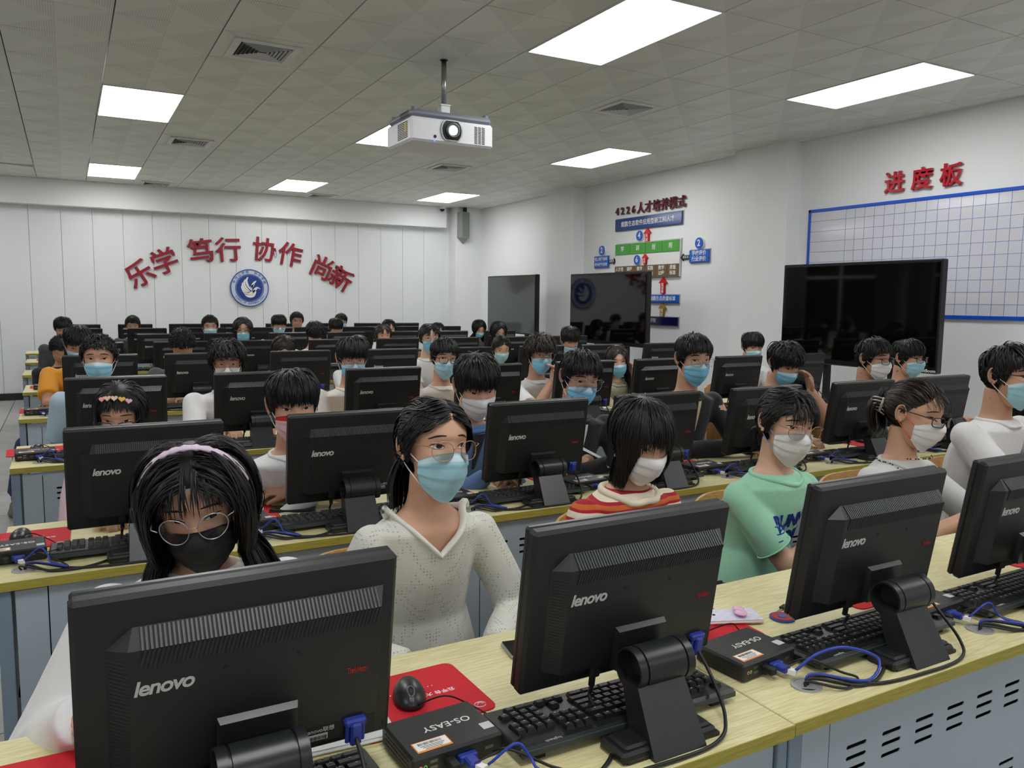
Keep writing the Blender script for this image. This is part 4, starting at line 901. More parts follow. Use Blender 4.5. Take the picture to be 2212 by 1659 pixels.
# ------------------------------------------------------------------ small computer box
def make_box():
    t = thing('computer_box', 'b', 'computer', (0, 0, 0)); w_, d, h = .165, .125, .036
    ob('case', smooth_angle(MB().rbox((0, 0, h/2+.002), (w_, d, h), .004).mesh('case', BLK)), t)
    ob('lettering', text_mesh('OS-EASY', .022, WHITEP, .0003, .0002, 0, 1.05), t, M=TR(.012, .008, h+.0022) @ F_DESKFLIP)
    ob('label_sticker', MB().box((-.036, -.036, h+.0022), (.062, .030, .0003)).mesh('label_sticker', ORANGE), t, label='white label with an orange border')
    ob('label_sheet', MB().box((-.036, -.035, h+.0026), (.058, .024, .0003)).mesh('label_sheet', WHITEP), t)
    bc = MB(); rnd = random.Random(5)
    for k in range(30): bc.box((-.058+.0014*k, -.030, h+.0029), (rnd.choice((.0004, .0009)), .007, .0002))
    for k in range(3): bc.box((-.036, -.037-.004*k, h+.0029), (.042-.006*k, .0012, .0002))
    ob('barcode', bc.mesh('barcode', BARC), t, kind='stuff')
    ob('small_sticker', MB().box((.068, -.03, h+.0022), (.020, .020, .0003)).mesh('small_sticker', mat('light grey sticker', (196, 198, 198), .6)), t)
    for x, mm in ((-.068, PINKJ), (-.060, GREENJ)):
        ob('audio_jack', MB().tube([(x, -d/2-.0008, .020), (x, -d/2+.001, .020)], .0032, 12).mesh('audio_jack', mm), t, label=('pink' if mm is PINKJ else 'green')+' audio socket')
        ob('jack_hole', MB().cyl((x, -d/2-.0012, .020), (x, -d/2, .020), .0016, 8).mesh('jack_hole', BLKM), t)
    pt = MB().box((-.045, -d/2, .026), (.013, .001, .005)).box((-.045, -d/2, .016), (.013, .001, .005)).box((.055, -d/2, .020), (.015, .001, .005))
    ob('port', pt.mesh('port', mat('port metal', (110, 112, 112), .35, metal=.8)), t)
    ob('network_plug', smooth_angle(MB().rbox((-.018, -d/2-.012, .018), (.016, .026, .014), .002).mesh('network_plug', BLKM)), t)
    ob('video_plug', smooth_angle(MB().rbox((.012, -d/2-.006, .018), (.032, .012, .014), .002).rbox((.012, -d/2-.022, .018), (.020, .026, .013), .003).mesh('video_plug', VGAB)), t, label='blue video plug')
    ob('cable_tag', MB().box((.018, -d/2-.040, .016), (.012, .016, .010), rot('Z', 20)).mesh('cable_tag', WHITEP), t)
    vs = MB()
    for r_ in range(3):
        for c in range(9): vs.box((-w_/2, -.045+.011*c, .012+.008*r_), (.001, .007, .0025))
    ob('side_slots', vs.mesh('side_slots', BLKM), t, kind='stuff')
    return t
box0 = make_box()
# ------------------------------------------------------------------ mouse and pad
def make_mouse():
    t = thing('mouse', 'm', 'mouse', (0, 0, 0)); n = 24
    prof = [(.90, 0), (1.0, .004), (1.0, .008)]+[(q, .008+.026*(1-q**2.4)**.62) for q in (.985, .95, .88, .78, .64, .48, .30, .12)]
    rings = [[(.0305*q*math.cos(2*PI*j/n)*(1-.10*math.sin(2*PI*j/n)), .053*q*math.sin(2*PI*j/n), z*(1+.06*q*math.sin(2*PI*j/n))) for j in range(n)] for q, z in prof]
    ob('mouse_shell', MB().loft(rings).mesh('mouse_shell', BLKS, True), t)
    sf = lambda y: .008+.026*(1-(abs(y)/.053)**2.4)**.62*(1-.0)
    ob('wheel_ring', MB().tube([(.0062*math.cos(a), -.028+.012*math.sin(a), sf(-.028+.012*math.sin(a))-.001) for a in [2*PI*i/20 for i in range(21)]], .0012, 6).mesh('wheel_ring', mat('grey trim', (104, 108, 110), .3)), t)
    ob('scroll_wheel', MB().cyl((-.003, -.028, .022), (.003, -.028, .022), .0095, 16).mesh('scroll_wheel', BLKM), t)
    ob('button_seam', MB().tube([(0, y, sf(y)-.0012) for y in (-.052, -.048, -.042, -.036, -.018, -.008)], .0007, 6).mesh('button_seam', BLKM), t)
    return t
mouse0 = make_mouse()
def make_pad():
    t = thing('mouse_pad', 'p', 'mouse pad', (0, 0, 0)); P = []
    w_, h, r_ = .13, .105, .018
    for (cx, cy, a0) in ((w_-r_, h-r_, 0), (-w_+r_, h-r_, 90), (-w_+r_, -h+r_, 180), (w_-r_, -h+r_, 270)):
        for k in range(5): a = math.radians(a0+22.5*k); P.append((cx+r_*math.cos(a), cy+r_*math.sin(a)))
    ob('cloth', plate_mesh('cloth', P, [], .003, REDPAD), t, (0, 0, .0016))
    ob('lettering', text_mesh('云平台 大数据 服务', .014, WHITEP, .0002, .0002), t, M=TR(.03, .0, .0032) @ F_DESKFLIP)
    ob('small_lettering', text_mesh('· · · · · · · · · · · · · ·', .016, WHITEP, .0002, .0003), t, M=TR(.0, .03, .0032) @ F_DESKFLIP)
    sw = MB().tube([(.103+.011*math.cos(a), -.082+.009*math.sin(a), .0033) for a in [2*PI*i/20*.92 for i in range(21)]], .0016, 6, flat=.3).tube([(.103+.006*math.cos(a), -.082+.008*math.cos(a*.5)*math.sin(a), .0033) for a in [PI*i/10 for i in range(11)]], .0022, 6, flat=.3)
    ob('swirl_mark', sw.mesh('swirl_mark', WHITEP), t)
    return t
pad0 = make_pad()
def make_grommet():
    t = thing('cable_grommet', 'g', 'cable grommet', (0, 0, 0))
    GS = mat('grommet satin metal', (176, 178, 178), .38, metal=.35); ob('rim', disc(.030, .003, 32, .024).mesh('rim', GS), t); ob('lid', MB().add([(.0235*math.cos(a), .0235*math.sin(a), .002) for a in [PI*(-.25)+1.5*PI*i/20 for i in range(21)]], [tuple(range(21))]).mesh('lid', GS), t)
    ob('opening', MB().cyl((0, 0, 0), (0, 0, .0012), .0235, 24).mesh('opening', BLKM), t)
    return t
grm0 = make_grommet()
used = {}
def place(proto, key, i, k, loc, rz, label, group):
    if (key, i, k) in DROP: return None
    t = proto if key not in used else copy_tree(proto); used[key] = 1
    t.location = loc; t.rotation_euler.z = math.radians(rz); t['label'] = label; t['group'] = group; return t
kbs = None
for i in range(8):
    for k in range(8):
        cx, y0 = mcx(i, k), YF[i]; rnd = random.Random(7*i+31*k); W_ = who(i, k); pre = 'at '
        if i == 0 and k < 4:
            place(kbd_d, 'keyboard', i, k, (cx-.035, y0+.188, DH), rnd.uniform(-1, 1), 'black keyboard '+pre+W_, 'black keyboards')
        elif ('keyboard', i, k) not in DROP:
            if kbs is None: kbs = make_keyboard(False); t = kbs
            else: t = copy_tree(kbs)
            t.location = (cx-.035, y0+.188, DH); t.rotation_euler.z = math.radians(rnd.uniform(-3, 3)); t['label'] = 'black keyboard '+pre+W_; t['group'] = 'black keyboards'
        bx = cx-.350+rnd.uniform(-.01, .01)
        place(box0, 'box', i, k, (bx, y0+.225, DH), rnd.uniform(0, 6), 'small black computer box '+pre+W_, 'small black computer boxes')
        place(pad0, 'pad', i, k, (cx-.342, y0+.402, DH), rnd.uniform(-2, 3), 'red mouse pad '+pre+W_, 'red mouse pads')
        place(mouse0, 'mouse', i, k, (cx-.345, y0+.405, DH+.0035), rnd.uniform(-18, 5), 'black mouse '+pre+W_, 'black mice')
        place(grm0, 'grommet', i, k, (cx-.325, y0+.092, DH), rnd.uniform(0, 360), 'steel cable grommet '+pre+W_, 'cable grommets in the desk edge')
        # cables
        g = Vector((cx-.325, y0+.092, DH+.003)); O = Vector((cx, y0, DH)); r3 = lambda a: Vector((rnd.uniform(-a, a), rnd.uniform(-a, a), 0))
        if ('cable', i, k) not in DROP:
            pp = O+Vector((-.074, .196, .062)); n = 7 if i < 3 else 3; ns = 8 if i < 3 else 5
            Cs = [('power_cable', 'black power cable of the monitor ', [pp, pp+Vector((-.004, -.002, -.03)), O+Vector((-.085, .10, .008))+r3(.01), O+Vector((-.16, .035, .005))+r3(.01), O+Vector((-.25, .045, .005))+r3(.01), g+Vector((.01, -.004, .012)), g+Vector((0, 0, -.01))], .0036, CABLE),
                  ('video_cable', 'black video cable of the monitor ', [O+Vector((.152, .175, .092)), O+Vector((.150, .13, .055)), O+Vector((.115, .055, .02)), O+Vector((.06, .016, .006)), O+Vector((-.06, .010, .005)), O+Vector((-.20, .03, .005))+r3(.01), g+Vector((.02, -.004, .016)), g+Vector((0, 0, -.01))], .0034, CABLE),
                  ('mouse_cable', 'thin black mouse cable ', [O+Vector((-.350, .36, .012)), O+Vector((-.315, .31, .045)), O+Vector((-.26, .33, .008)), O+Vector((-.235, .25, .005)), O+Vector((-.25, .15, .03)), O+Vector((-.345, .130, .022))], .0016, CABLE),
                  ('network_cable', 'blue network cable ', [O+Vector((-.325, .120, .02)), O+Vector((-.285, .10, .055)), O+Vector((-.22, .085, .060)) if (i, k) == (0, 2) else O+Vector((-.265, .09, .03)), O+Vector((-.16, .055, .035)) if (i, k) == (0, 2) else O+Vector((-.26, .07, .02)), O+Vector((-.22, .035, .012)), g+Vector((.015, 0, .018)), g+Vector((0, 0, -.01))], .0030 if (i, k) == (0, 2) else .0024, CABLEB)]
            if i < 3: Cs.append(('adapter_cable', 'black adapter cable ', [O+Vector((-.300, .150, .02)), O+Vector((-.285, .118, .035)), O+Vector((-.235, .085, .012)), O+Vector((-.215, .055, .005))+r3(.008), O+Vector((-.27, .040, .005))+r3(.008), g+Vector((-.008, -.010, .012)), g+Vector((0, 0, -.01))], .0026, CABLE))
            for (nm, lb, P, r_, mm) in Cs:
                if (nm, i, k) in DROP: continue
                me = MB().tube(catmull([p-O for p in P], n), r_, ns).mesh(nm, mm, True)
                ob(nm, me, None, O, label=lb+pre+W_, cat='cable', group='cables on the desks')
# things left on desks
def phone(lab, x, y, z, rz, mb, m2, case=None):
    t = thing('phone', lab, 'phone', (x, y, z), math.radians(rz))
    ob('phone_body', smooth_angle(MB().rbox((0, 0, .0045), (.076, .158, .009), .004).mesh('phone_body', mb)), t)
    ob('phone_back', MB().rbox((0, 0, .0093), (.071, .153, .0008), .0003).mesh('phone_back', m2), t)
    for q in range(3): ob('camera_lens', MB().cyl((.0, .052-.010*q, .0096), (.0, .052-.010*q, .0108), .0036, 12).mesh('camera_lens', TVBLK), t)
    return t
def checker(name, a, b, sc):
    M = mat(name, a, .35); nt = M.node_tree; N = nt.nodes; L = nt.links
    c = N.new('ShaderNodeTexChecker'); c.inputs['Scale'].default_value = sc; c.inputs['Color1'].default_value = (*lin(a), 1); c.inputs['Color2'].default_value = (*lin(b), 1)
    tc = N.new('ShaderNodeTexCoord'); L.new(tc.outputs['Object'], c.inputs['Vector']); L.new(c.outputs[0], N['Principled BSDF'].inputs['Base Color']); return M
p = phone('phone in pink and blue checked case with a pink grip, on a red pad', 1.340, 1.345, DH+.0035, 68, mat('pale pink phone case', (226, 200, 196), .35), checker('pink blue check', (236, 214, 222), (196, 218, 236), 75))
ob('ring_grip', smooth_angle(MB().cyl((0, -.03, .009), (0, -.03, .016), .012, 20).sphere((-.012, -.03, .018), (.017, .015, .005), 16, 8).sphere((.014, -.034, .018), (.015, .014, .005), 16, 8).mesh('ring_grip', mat('pink grip', (226, 180, 208), .3))), p)
phone('dark phone lying on the desk behind the monitor of the girl in white knit', .868, 1.42, DH, 80, mat('clear phone case', (150, 154, 146), .2), TVBLK)
q = phone('white phone lying behind the monitor of the girl with the lilac headband', .392, 1.268, DH, -94, WHITEB, mat('white phone back', (214, 216, 214), .3))
ob('lettering', text_mesh('MEIZU', .008, mat('grey print', (150, 152, 152), .5), .0002), q, M=TR(.0, -.05, .0098) @ rot('Z', 94))
phone('black phone beside the keyboard in the second row, left of centre', .672, 2.80, DH, 72, BLKM, TVBLK)
phone('dark phone lying in the second row right of the striped top', 3.0, 2.86, DH, 80, BLKM, mat('dark brown glass', (40, 24, 22), .1))
phone('black phone lying in the second row near the claw clip girl', 3.62, 2.88, DH, 84, BLKM, TVBLK)
t = thing('wooden_charm', 'flat round red and blue charm lying by the keyboard', 'charm', (1.465, 1.289, DH+.001))
ob('charm_plate', disc(.030, .004, 20).mesh('charm_plate', mat('charm blue rim', (50, 80, 150), .5)), t); ob('charm_face', disc(.026, .0052, 20).mesh('charm_face', mat('charm red', (160, 36, 44), .5)), t)
ob('charm_centre', MB().cyl((0, 0, 0), (0, 0, .0062), .010, 12).mesh('charm_centre', mat('charm blue centre', (60, 90, 170), .5)), t)
t = thing('key', 'small metal key with a black head next to the round charm', 'key', (1.515, 1.33, DH+.001), .3)
ob('key_blade', MB().rbox((-.028, 0, .0015), (.04, .006, .002), .0005).mesh('key_blade', STEEL), t); ob('key_head', MB().rbox((.004, 0, .003), (.026, .018, .006), .002).mesh('key_head', BLKM), t)

# ------------------------------------------------------------------ chairs
def make_chair():
    t = thing('chair', 'c', 'chair', (0, 0, 0)); n = 10
    def ply(x0, x1, f, th, nm):
        rings = []
        for i in range(n+1):
            s = i/n; rings.append(f(s, th))
        return smooth_angle(fixn(MB().loft(rings).mesh(nm, CHAIRW)))
    def seat(s, th):
        y = .19-.38*s; z = .445-.012*math.sin(PI*s)-(.02*max(0, s-.85)/.15 if s > .85 else 0); w_ = .19+.01*math.sin(PI*s)-(.03 if s in (0, 1) else 0)
        return [(-w_, y, z), (w_, y, z), (w_, y, z+th), (-w_, y, z+th)]
    ob('seat', ply(0, 0, seat, .012, 'seat'), t)
    rings = []
    for i in range(13):
        s = i/12*2-1; x = .19*s; h = .10*(1-abs(s)**6*.35); y = .215-.018*(s*s)
        rings.append([(x, y, .695-h), (x, y+.012, .695-h), (x, y+.024, .695+h), (x, y+.012, .695+h)])
    ob('backrest', smooth_angle(fixn(MB().loft(rings).mesh('backrest', CHAIRW))), t)
    for s in (-1, 1):
        ob('leg', MB().tube([(s*.17, -.15, .43), (s*.18, -.19, .01)], .013, 8).mesh('leg', CHAIRM, True), t)
        ob('leg', MB().tube([(s*.17, .17, .43), (s*.18, .22, .01)], .013, 8).mesh('leg', CHAIRM, True), t)
        ob('back_post', MB().tube([(s*.16, .15, .43), (s*.16, .20, .50), (s*.16, .238, .74)], [.012, .012, .010], 8).mesh('back_post', CHAIRM, True), t)
    ob('seat_frame', MB().tube([(-.17, -.15, .43), (.17, -.15, .43)], .010, 8).tube([(-.17, .17, .43), (.17, .17, .43)], .010, 8).tube([(-.17, -.15, .43), (-.17, .17, .43)], .010, 8).tube([(.17, -.15, .43), (.17, .17, .43)], .010, 8).mesh('seat_frame', CHAIRM, True), t)
    return t
chair0 = make_chair(); CH = {}
# ------------------------------------------------------------------ head shape (local: face looks to -Y, Z up, metres)
def _exit(D, c, r):
    d = D/r; o = -np.array(c)/r; A = (d*d).sum(1); B = (d*o).sum(1); C = (o*o).sum()-1
    return (-B+np.sqrt(np.maximum(B*B-A*C, 0)))/A
def head_radius(D, fat=1.0):
    D = D/np.linalg.norm(D, axis=1, keepdims=True)
    a = _exit(D, (0, .012, .028), np.array((.0745, .094, .086))); b = _exit(D, (0, -.026, -.032), np.array((.0605*fat, .061, .086)))
    k = .012; h = np.clip(.5+.5*(a-b)/k, 0, 1); return b*(1-h)+a*h+k*h*(1-h)
def g2(x, s): return np.exp(-(x/s)**2)
def face_pts(D, fat=1.0):
    P = D/np.linalg.norm(D, axis=1, keepdims=True)*head_radius(D, fat)[:, None]
    x, y, z = P.T.copy(); fr = np.clip(-y/.05, 0, 1); ax = np.abs(x); dy = np.zeros_like(x)
    prof = np.where(z > -.024, np.clip((.022-z)/.046, 0, 1), np.clip((z+.036)/.012, 0, 1))
    dy -= .018*g2(x, .0085+.004*prof)*prof**1.3
    dy -= .006*g2(ax-.013, .006)*g2(z+.027, .007)
    dy += .0065*g2(ax-.031, .016)*g2(z-.008, .012)
    dy -= .0028*g2(z-.032, .010)*g2(x, .05)
    dy -= .003*g2(ax-.045, .016)*g2(z+.014, .014)
    dy -= .0050*g2(x, .021)*(g2(z+.055, .005)+1.1*g2(z+.067, .006))
    dy += .003*g2(x, .016)*g2(z+.0612, .0025)
    dy -= .004*g2(x, .02)*g2(z+.098, .014)
    P[:, 1] += dy*fr
    return P
def head_grid(nt, npn, fat):
    t = np.linspace(0, 1, nt); th = PI*(t+.04*np.sin(2*PI*t)); th = np.clip(th, .02, PI-.02)
    u = np.linspace(-PI, PI, npn, endpoint=False); ph = u-.38*np.sin(u)
    T, Pm = np.meshgrid(th, ph, indexing='ij')
    D = np.stack([np.sin(T)*np.sin(Pm), -np.sin(T)*np.cos(Pm), np.cos(T)], -1).reshape(-1, 3)
    V = face_pts(D, fat); i, j = np.meshgrid(np.arange(nt-1), np.arange(npn), indexing='ij'); j2 = (j+1) % npn
    Q = np.stack([i*npn+j, (i+1)*npn+j, (i+1)*npn+j2, i*npn+j2], -1).reshape(-1, 4)
    return V, Q
def face_y(x, z, fat=1.0):
    x = np.atleast_1d(np.array(x, float)); z = np.atleast_1d(np.array(z, float)); y = np.full_like(x, -.09)
    for _ in range(14):
        D = np.stack([x, y, z], 1); P = face_pts(D, fat); s = np.linalg.norm(D, axis=1)/np.linalg.norm(P, axis=1)
        y = y + (P[:, 1]-y)*.8 - 0*(s)
    return y
def grid_solid(P, th, name, mats, mi=None):
    """P: (a,b,3) grid turned into a thin closed sheet"""
    a, b, _ = P.shape; du = np.gradient(P, axis=0); dv = np.gradient(P, axis=1); N = np.cross(du, dv); N /= np.linalg.norm(N, axis=2, keepdims=True)+1e-9
    c = P.reshape(-1, 3).mean(0); s = 1 if ((P-np.array([0, .0, c[2]]))*N).sum() > 0 else -1
    V = np.concatenate([(P).reshape(-1, 3), (P-N*s*th).reshape(-1, 3)]); n = a*b
    i, j = np.meshgrid(np.arange(a-1), np.arange(b-1), indexing='ij'); q = np.stack([i*b+j, i*b+j+1, (i+1)*b+j+1, (i+1)*b+j], -1).reshape(-1, 4)
    if s > 0: q = q[:, ::-1]
    F = [q[:, ::-1], q+n]; 
    ed = [(k, k+1) for k in range(b-1)]+[(k*b+b-1, (k+1)*b+b-1) for k in range(a-1)]+[((a-1)*b+k+1, (a-1)*b+k) for k in range(b-2, -1, -1)]+[((k+1)*b, k*b) for k in range(a-2, -1, -1)]
    F.append(np.array([(p, q_, q_+n, p+n) for p, q_ in ed]))
    F = np.concatenate(F); m_ = None
    if mi is not None:
        mm = mi.reshape(-1); m_ = np.concatenate([mm, mm, np.zeros(len(ed), int)])
    return npmesh(name, V, F, mats, m_)

# eyes: almond patch, iris, lashes
def make_eye(side, opn, low, fat, look=(0, 0)):
    cx, cz = side*.0315, .009; n, m_ = 13, 5; u = np.linspace(-1, 1, n); V = []; F = []; MI = []
    zt = lambda u: opn*(1-np.abs(u)**2.4)+.0012*u*side; zb = lambda u: -low*(1-np.abs(u)**2)+.0012*u*side
    xs = cx+u*.0145
    Y0 = face_y([cx], [cz], fat)[0]
    ys = lambda x, z: np.minimum(face_y(x, z, fat), 9)-.0022*(1-((x-cx)/.0150)**2)-.0008
    for k in range(m_):
        f = k/(m_-1); z = cz+zb(u)*(1-f)+zt(u)*f; V.append(np.stack([xs, ys(xs, z), z], 1))
    V = np.concatenate(V); Q = []
    for k in range(m_-1):
        for j in range(n-1): Q.append((k*n+j, k*n+j+1, (k+1)*n+j+1, (k+1)*n+j)); MI.append(0)
    # iris clipped by the lids
    ix, iz = cx+look[0], cz+look[1]; R = .0060; K = 16; W = [(ix, iz)]
    for r_ in (.45, 1.0):
        for j in range(K): W.append((ix+R*r_*math.cos(2*PI*j/K), iz+R*r_*math.sin(2*PI*j/K)))
    W = np.array(W); uu = (W[:, 0]-cx)/.0145; W[:, 1] = np.clip(W[:, 1], cz+zb(uu), cz+zt(uu)); b0 = len(V)
    V = np.concatenate([V, np.stack([W[:, 0], ys(W[:, 0], W[:, 1])-.0006, W[:, 1]], 1)])
    for j in range(K):
        Q.append((b0, b0+1+j, b0+1+(j+1) % K, b0)); MI.append(2)
        Q.append((b0+1+j, b0+1+K+j, b0+1+K+(j+1) % K, b0+1+(j+1) % K)); MI.append(1)
    mb = MB(); mb.v = [tuple(v) for v in V]; mb.f = [tuple(dict.fromkeys(q)) for q in Q]; mb.m = MI
    # upper lash line and lids
    def line(zf, r_, off, mi, x0=-1, x1=1):
        w_ = np.linspace(x0, x1, 11); X = cx+w_*.0150; Z = cz+zf(w_)
        Yv = ys(X, Z)-off; mb.cur = mi
        mb.tube([(X[i], Yv[i], Z[i]) for i in range(11)], [r_*(.45+.55*math.sin(PI*(i+.6)/11.2)) for i in range(11)], 6)
    line(lambda w: zt(w)+.0003, .0011, .0004, 2); line(lambda w: zt(w)+.0032+.0*w, .0013, -.0008, 3); line(lambda w: zb(w)-.0010, .0009, -.0006, 3)
    return mb
SKINS = {'a': (206, 160, 132), 'b': (196, 150, 122), 'c': (214, 172, 146), 'd': (184, 138, 112)}
def skin(k):
    M = mat('skin '+k, SKINS[k], .5, bump=(260, .0003, 3), vary=(14, .05))
    b = M.node_tree.nodes['Principled BSDF']; b.inputs['Subsurface Weight'].default_value = .12; b.inputs['Subsurface Radius'].default_value = (.012, .005, .003); b.inputs['Subsurface Scale'].default_value = .5
    return M
EYEW = mat('eye white', (214, 208, 202), .25); IRIS = mat('dark brown iris', (40, 24, 18), .1); PUP = mat('black lash', (16, 12, 12), .5)
_EYES = {}
def eye_mesh(side, style, sk):
    k = (side, style, sk.name)
    if k not in _EYES:
        o, l, lk = {'open': (.0050, .0042, (.0006, .001)), 'up': (.0056, .0046, (.0035, .0015)), 'down': (.0024, .0042, (0, -.0016)), 'mid': (.0036, .0036, (.0006, 0))}[style]
        _EYES[k] = make_eye(side, o, l, 1.0, lk).mesh('eye', [EYEW, IRIS, PUP, sk], True)
    return _EYES[k]
_BROW = {}
def brow_mesh(side, thick):
    k = (side, thick)
    if k not in _BROW:
        X = np.linspace(.015, .050, 10); Z = np.interp(np.linspace(0, 1, 10), [0, .3, .65, 1], [.0345, .0350, .0330, .0270]); Y = face_y(side*X, Z)-.0004
        _BROW[k] = MB().tube([(side*X[i], Y[i], Z[i]) for i in range(10)], [thick*(.35+.65*math.sin(PI*(i+.9)/11)) for i in range(10)], 6, up=(0, 0, 1), flat=.38).mesh('eyebrow', mat('eyebrow hair', (36, 28, 26), .7), True)
    return _BROW[k]
def ear_mb(side):
    m_ = MB(); c = Vector((side*.0745, .014, .002))
    T = lambda a, b, o: c+Vector((side*(.004+o+.30*(a)*.0), 0, 0))+Vector((side*(.0+.42*b), b, a))
    P = []
    for i in range(15):
        a = math.radians(-60+i*20.5); P.append(T(.030*math.sin(a)+.0, .0155*math.cos(a) if a < PI*.9 else .0155*math.cos(a), .004*math.sin(min(PI, a))))
    m_.tube(P, [.0034]*13+[.003, .002], 8)
    rings = []
    for k, (s, o) in enumerate(((1.0, -.002), (.95, .002), (.6, -.001), (.25, -.003), (.02, -.003))):
        rings.append([T(.029*s*math.sin(2*PI*j/14)-.001, .0145*s*math.cos(2*PI*j/14), o) for j in range(14)])
    m_.loft(rings, caps=False); m_.sphere(tuple(T(-.024, -.004, .001)), (.005, .006, .008), 8, 6)
    m_.tube([T(.012, .004, .001), T(.004, .007, .002), T(-.008, .006, .001)], .003, 6)
    return m_
EARS = [ear_mb(-1), ear_mb(1)]
# ------------------------------------------------------------------ hair: thousands of flat locks combed over a cap
def hairline(phi):
    a = np.abs(phi); return np.interp(a, [0, .5, .85, 1.15, 1.35, 1.7, 2.2, PI], [.073, .070, .050, .030, .022, -.010, -.062, -.082])
def build_hair(name, n=1500, width=.006, steps=12, ds=.018, whorl=(0, .04, .11), part=None, cut=None, maxlen=.3, off=(.006, .018), grav=.35, g=(0, 0, -1), hl=0.0, tie=None, curl=0, spread=0, seed=1, bang=None, lift=0, jit=.12, flow=1.0, cap=.006, back=None, hug=.6, thin=0, capin=.0, rootsel=None, fade=0, gap=0):
    r = np.random.RandomState(seed); D = r.normal(size=(n*6, 3)); D /= np.linalg.norm(D, axis=1, keepdims=True)
    P = D*head_radius(D)[:, None]; phi = np.arctan2(P[:, 0], -P[:, 1]); ok = P[:, 2] > hairline(phi)+hl
    if thin and bang: ok &= ~((np.abs(phi) < bang[0]) & (P[:, 1] < bang[2]) & (r.rand(len(P)) < thin))
    if rootsel: ok &= (np.abs(phi) < rootsel[0]) & (P[:, 1] < rootsel[1]) & (np.abs(P[:, 0]) > gap)
    P = P[ok][:n]; n = len(P)
    D = P/np.linalg.norm(P, axis=1, keepdims=True); root = P.copy(); rphi = np.arctan2(P[:, 0], -P[:, 1]); g = np.array(g, float); g /= np.linalg.norm(g)
    of = off[0]+(off[1]-off[0])*r.rand(n)**1.3; W = np.array(whorl); P = P+D*.002
    jd = r.normal(size=(n, 3))*jit; v = np.zeros((n, 3)); pts = [P.copy()]; alive = np.ones(n, bool); L = np.zeros(n); kill = np.full(n, steps)
    crl = r.rand(n)*6.28; cutr = r.normal(size=n)
    for s in range(steps):
        Dn = P/np.linalg.norm(P, axis=1, keepdims=True)
        if part is not None:
            a = np.zeros((n, 3)); side = np.where(root[:, 0] > part, 1, -1); a[:, 0] = side*1.0; a[:, 1] = -.45*np.where(root[:, 1] < .0, 1, -.6)
        else: a = P-W
        if tie is not None:
            a0 = a if part is not None else None; a = np.array(tie)-P; a[:, 2] += .25*np.linalg.norm(a[:, :2], axis=1)*(1-s/steps)
            if a0 is not None:
                q_ = max(0, 1-s/4.5); a = a/np.linalg.norm(a, axis=1, keepdims=True)*(1-q_)+a0*q_+np.array((0, 0, -.35))*q_
            if back is not None:
                fr = (root[:, 1] < back[0]) & (np.abs(root[:, 0]) < back[1]) & (root[:, 2] > .05); b2 = P-W; a[fr] = b2[fr]
        a = a/(np.linalg.norm(a, axis=1, keepdims=True)+1e-6)
        f = min(1, s/steps*1.6); d = a*flow*(1-.6*f*(tie is None)) + g*(grav+1.1*f*(tie is None)) + jd
        if curl: d += curl*np.stack([np.sin(crl+s*1.9), np.cos(crl*1.7+s*2.2), np.sin(crl*2.3+s*1.4)], 1)
        if spread: d[:, :2] += spread*D[:, :2]*f
        d -= Dn*np.maximum(0, (d*Dn).sum(1))[:, None]*(.9 if s < 5 else .25)*(0 if lift and s < 2 else 1)
        v = v*.55+d*.45 if s else d; v /= np.linalg.norm(v, axis=1, keepdims=True)+1e-9
        Q = P+v*ds
        Rq = np.linalg.norm(Q, axis=1); Dq = Q/Rq[:, None]; Rh = head_radius(Dq)+of*min(1, .35+.25*s)*(np.clip((Q[:, 2]+.01)/.085, .30, 1) if fade else 1)
        low = Q[:, 2] < -.085; rad = np.linalg.norm(Q[:, :2], axis=1)
        pen = (Rq < Rh) & ~low; Q[pen] = Dq[pen]*Rh[pen][:, None]
        if hug:
            far_ = (Rq > Rh) & ~low & (s > 1); Q[far_] = Dq[far_]*(Rh+(Rq-Rh)*(1-hug))[far_][:, None]
        pl = low & (rad < .062); Q[pl, :2] *= (.062/np.maximum(rad[pl], 1e-4))[:, None]
        if tie is not None:
            near = np.linalg.norm(Q-np.array(tie), axis=1) < ds*1.1
        else: near = np.zeros(n, bool)
        L += ds; ph = np.arctan2(Q[:, 0], -Q[:, 1])
        stop = (L > maxlen*(1+.12*cutr)) | near
        if cut is not None: stop |= (Q[:, 2] < np.interp(np.abs(ph), cut[0], cut[1])+.006*cutr) & (s > 0)
        if bang is not None:
            stop |= (np.abs(rphi) < bang[0]) & (root[:, 1] < bang[2]) & (Q[:, 2] < bang[1]+.007*cutr)
        P = np.where(alive[:, None], Q, P); pts.append(P.copy()); nk = alive & stop; kill[nk] = s+1; alive &= ~stop
    A = np.stack(pts, 1); m_ = steps+1                                    # n, m, 3
    T = np.gradient(A, axis=1); T[np.linalg.norm(T, axis=2) < 1e-6] = (0, 0, -1); T /= np.linalg.norm(T, axis=2, keepdims=True)
    O = A/np.linalg.norm(A, axis=2, keepdims=True); O = O+r.normal(size=(n, 1, 3))*.25; B = np.cross(T, O); B /= np.linalg.norm(B, axis=2, keepdims=True)+1e-9
    k = np.arange(m_)[None, :]; t = np.clip(k/kill[:, None], 0, 1); w_ = width*(.6+.8*r.rand(n, 1))*np.sqrt(np.clip(1.02-t**2.2, 0, 1))*.5
    U = np.cross(B, T); V = np.stack([A-B*w_[..., None], A+U*(w_*.35)[..., None], A+B*w_[..., None]], 2)
    V = V.reshape(-1, 3); idx = (np.arange(n)[:, None]*m_+np.arange(m_-1)[None, :])
    okq = (np.arange(m_-1)[None, :] < kill[:, None]); idx = idx[okq]*3
    Q = np.concatenate([np.stack([idx, idx+1, idx+4, idx+3], 1), np.stack([idx+1, idx+2, idx+5, idx+4], 1)])
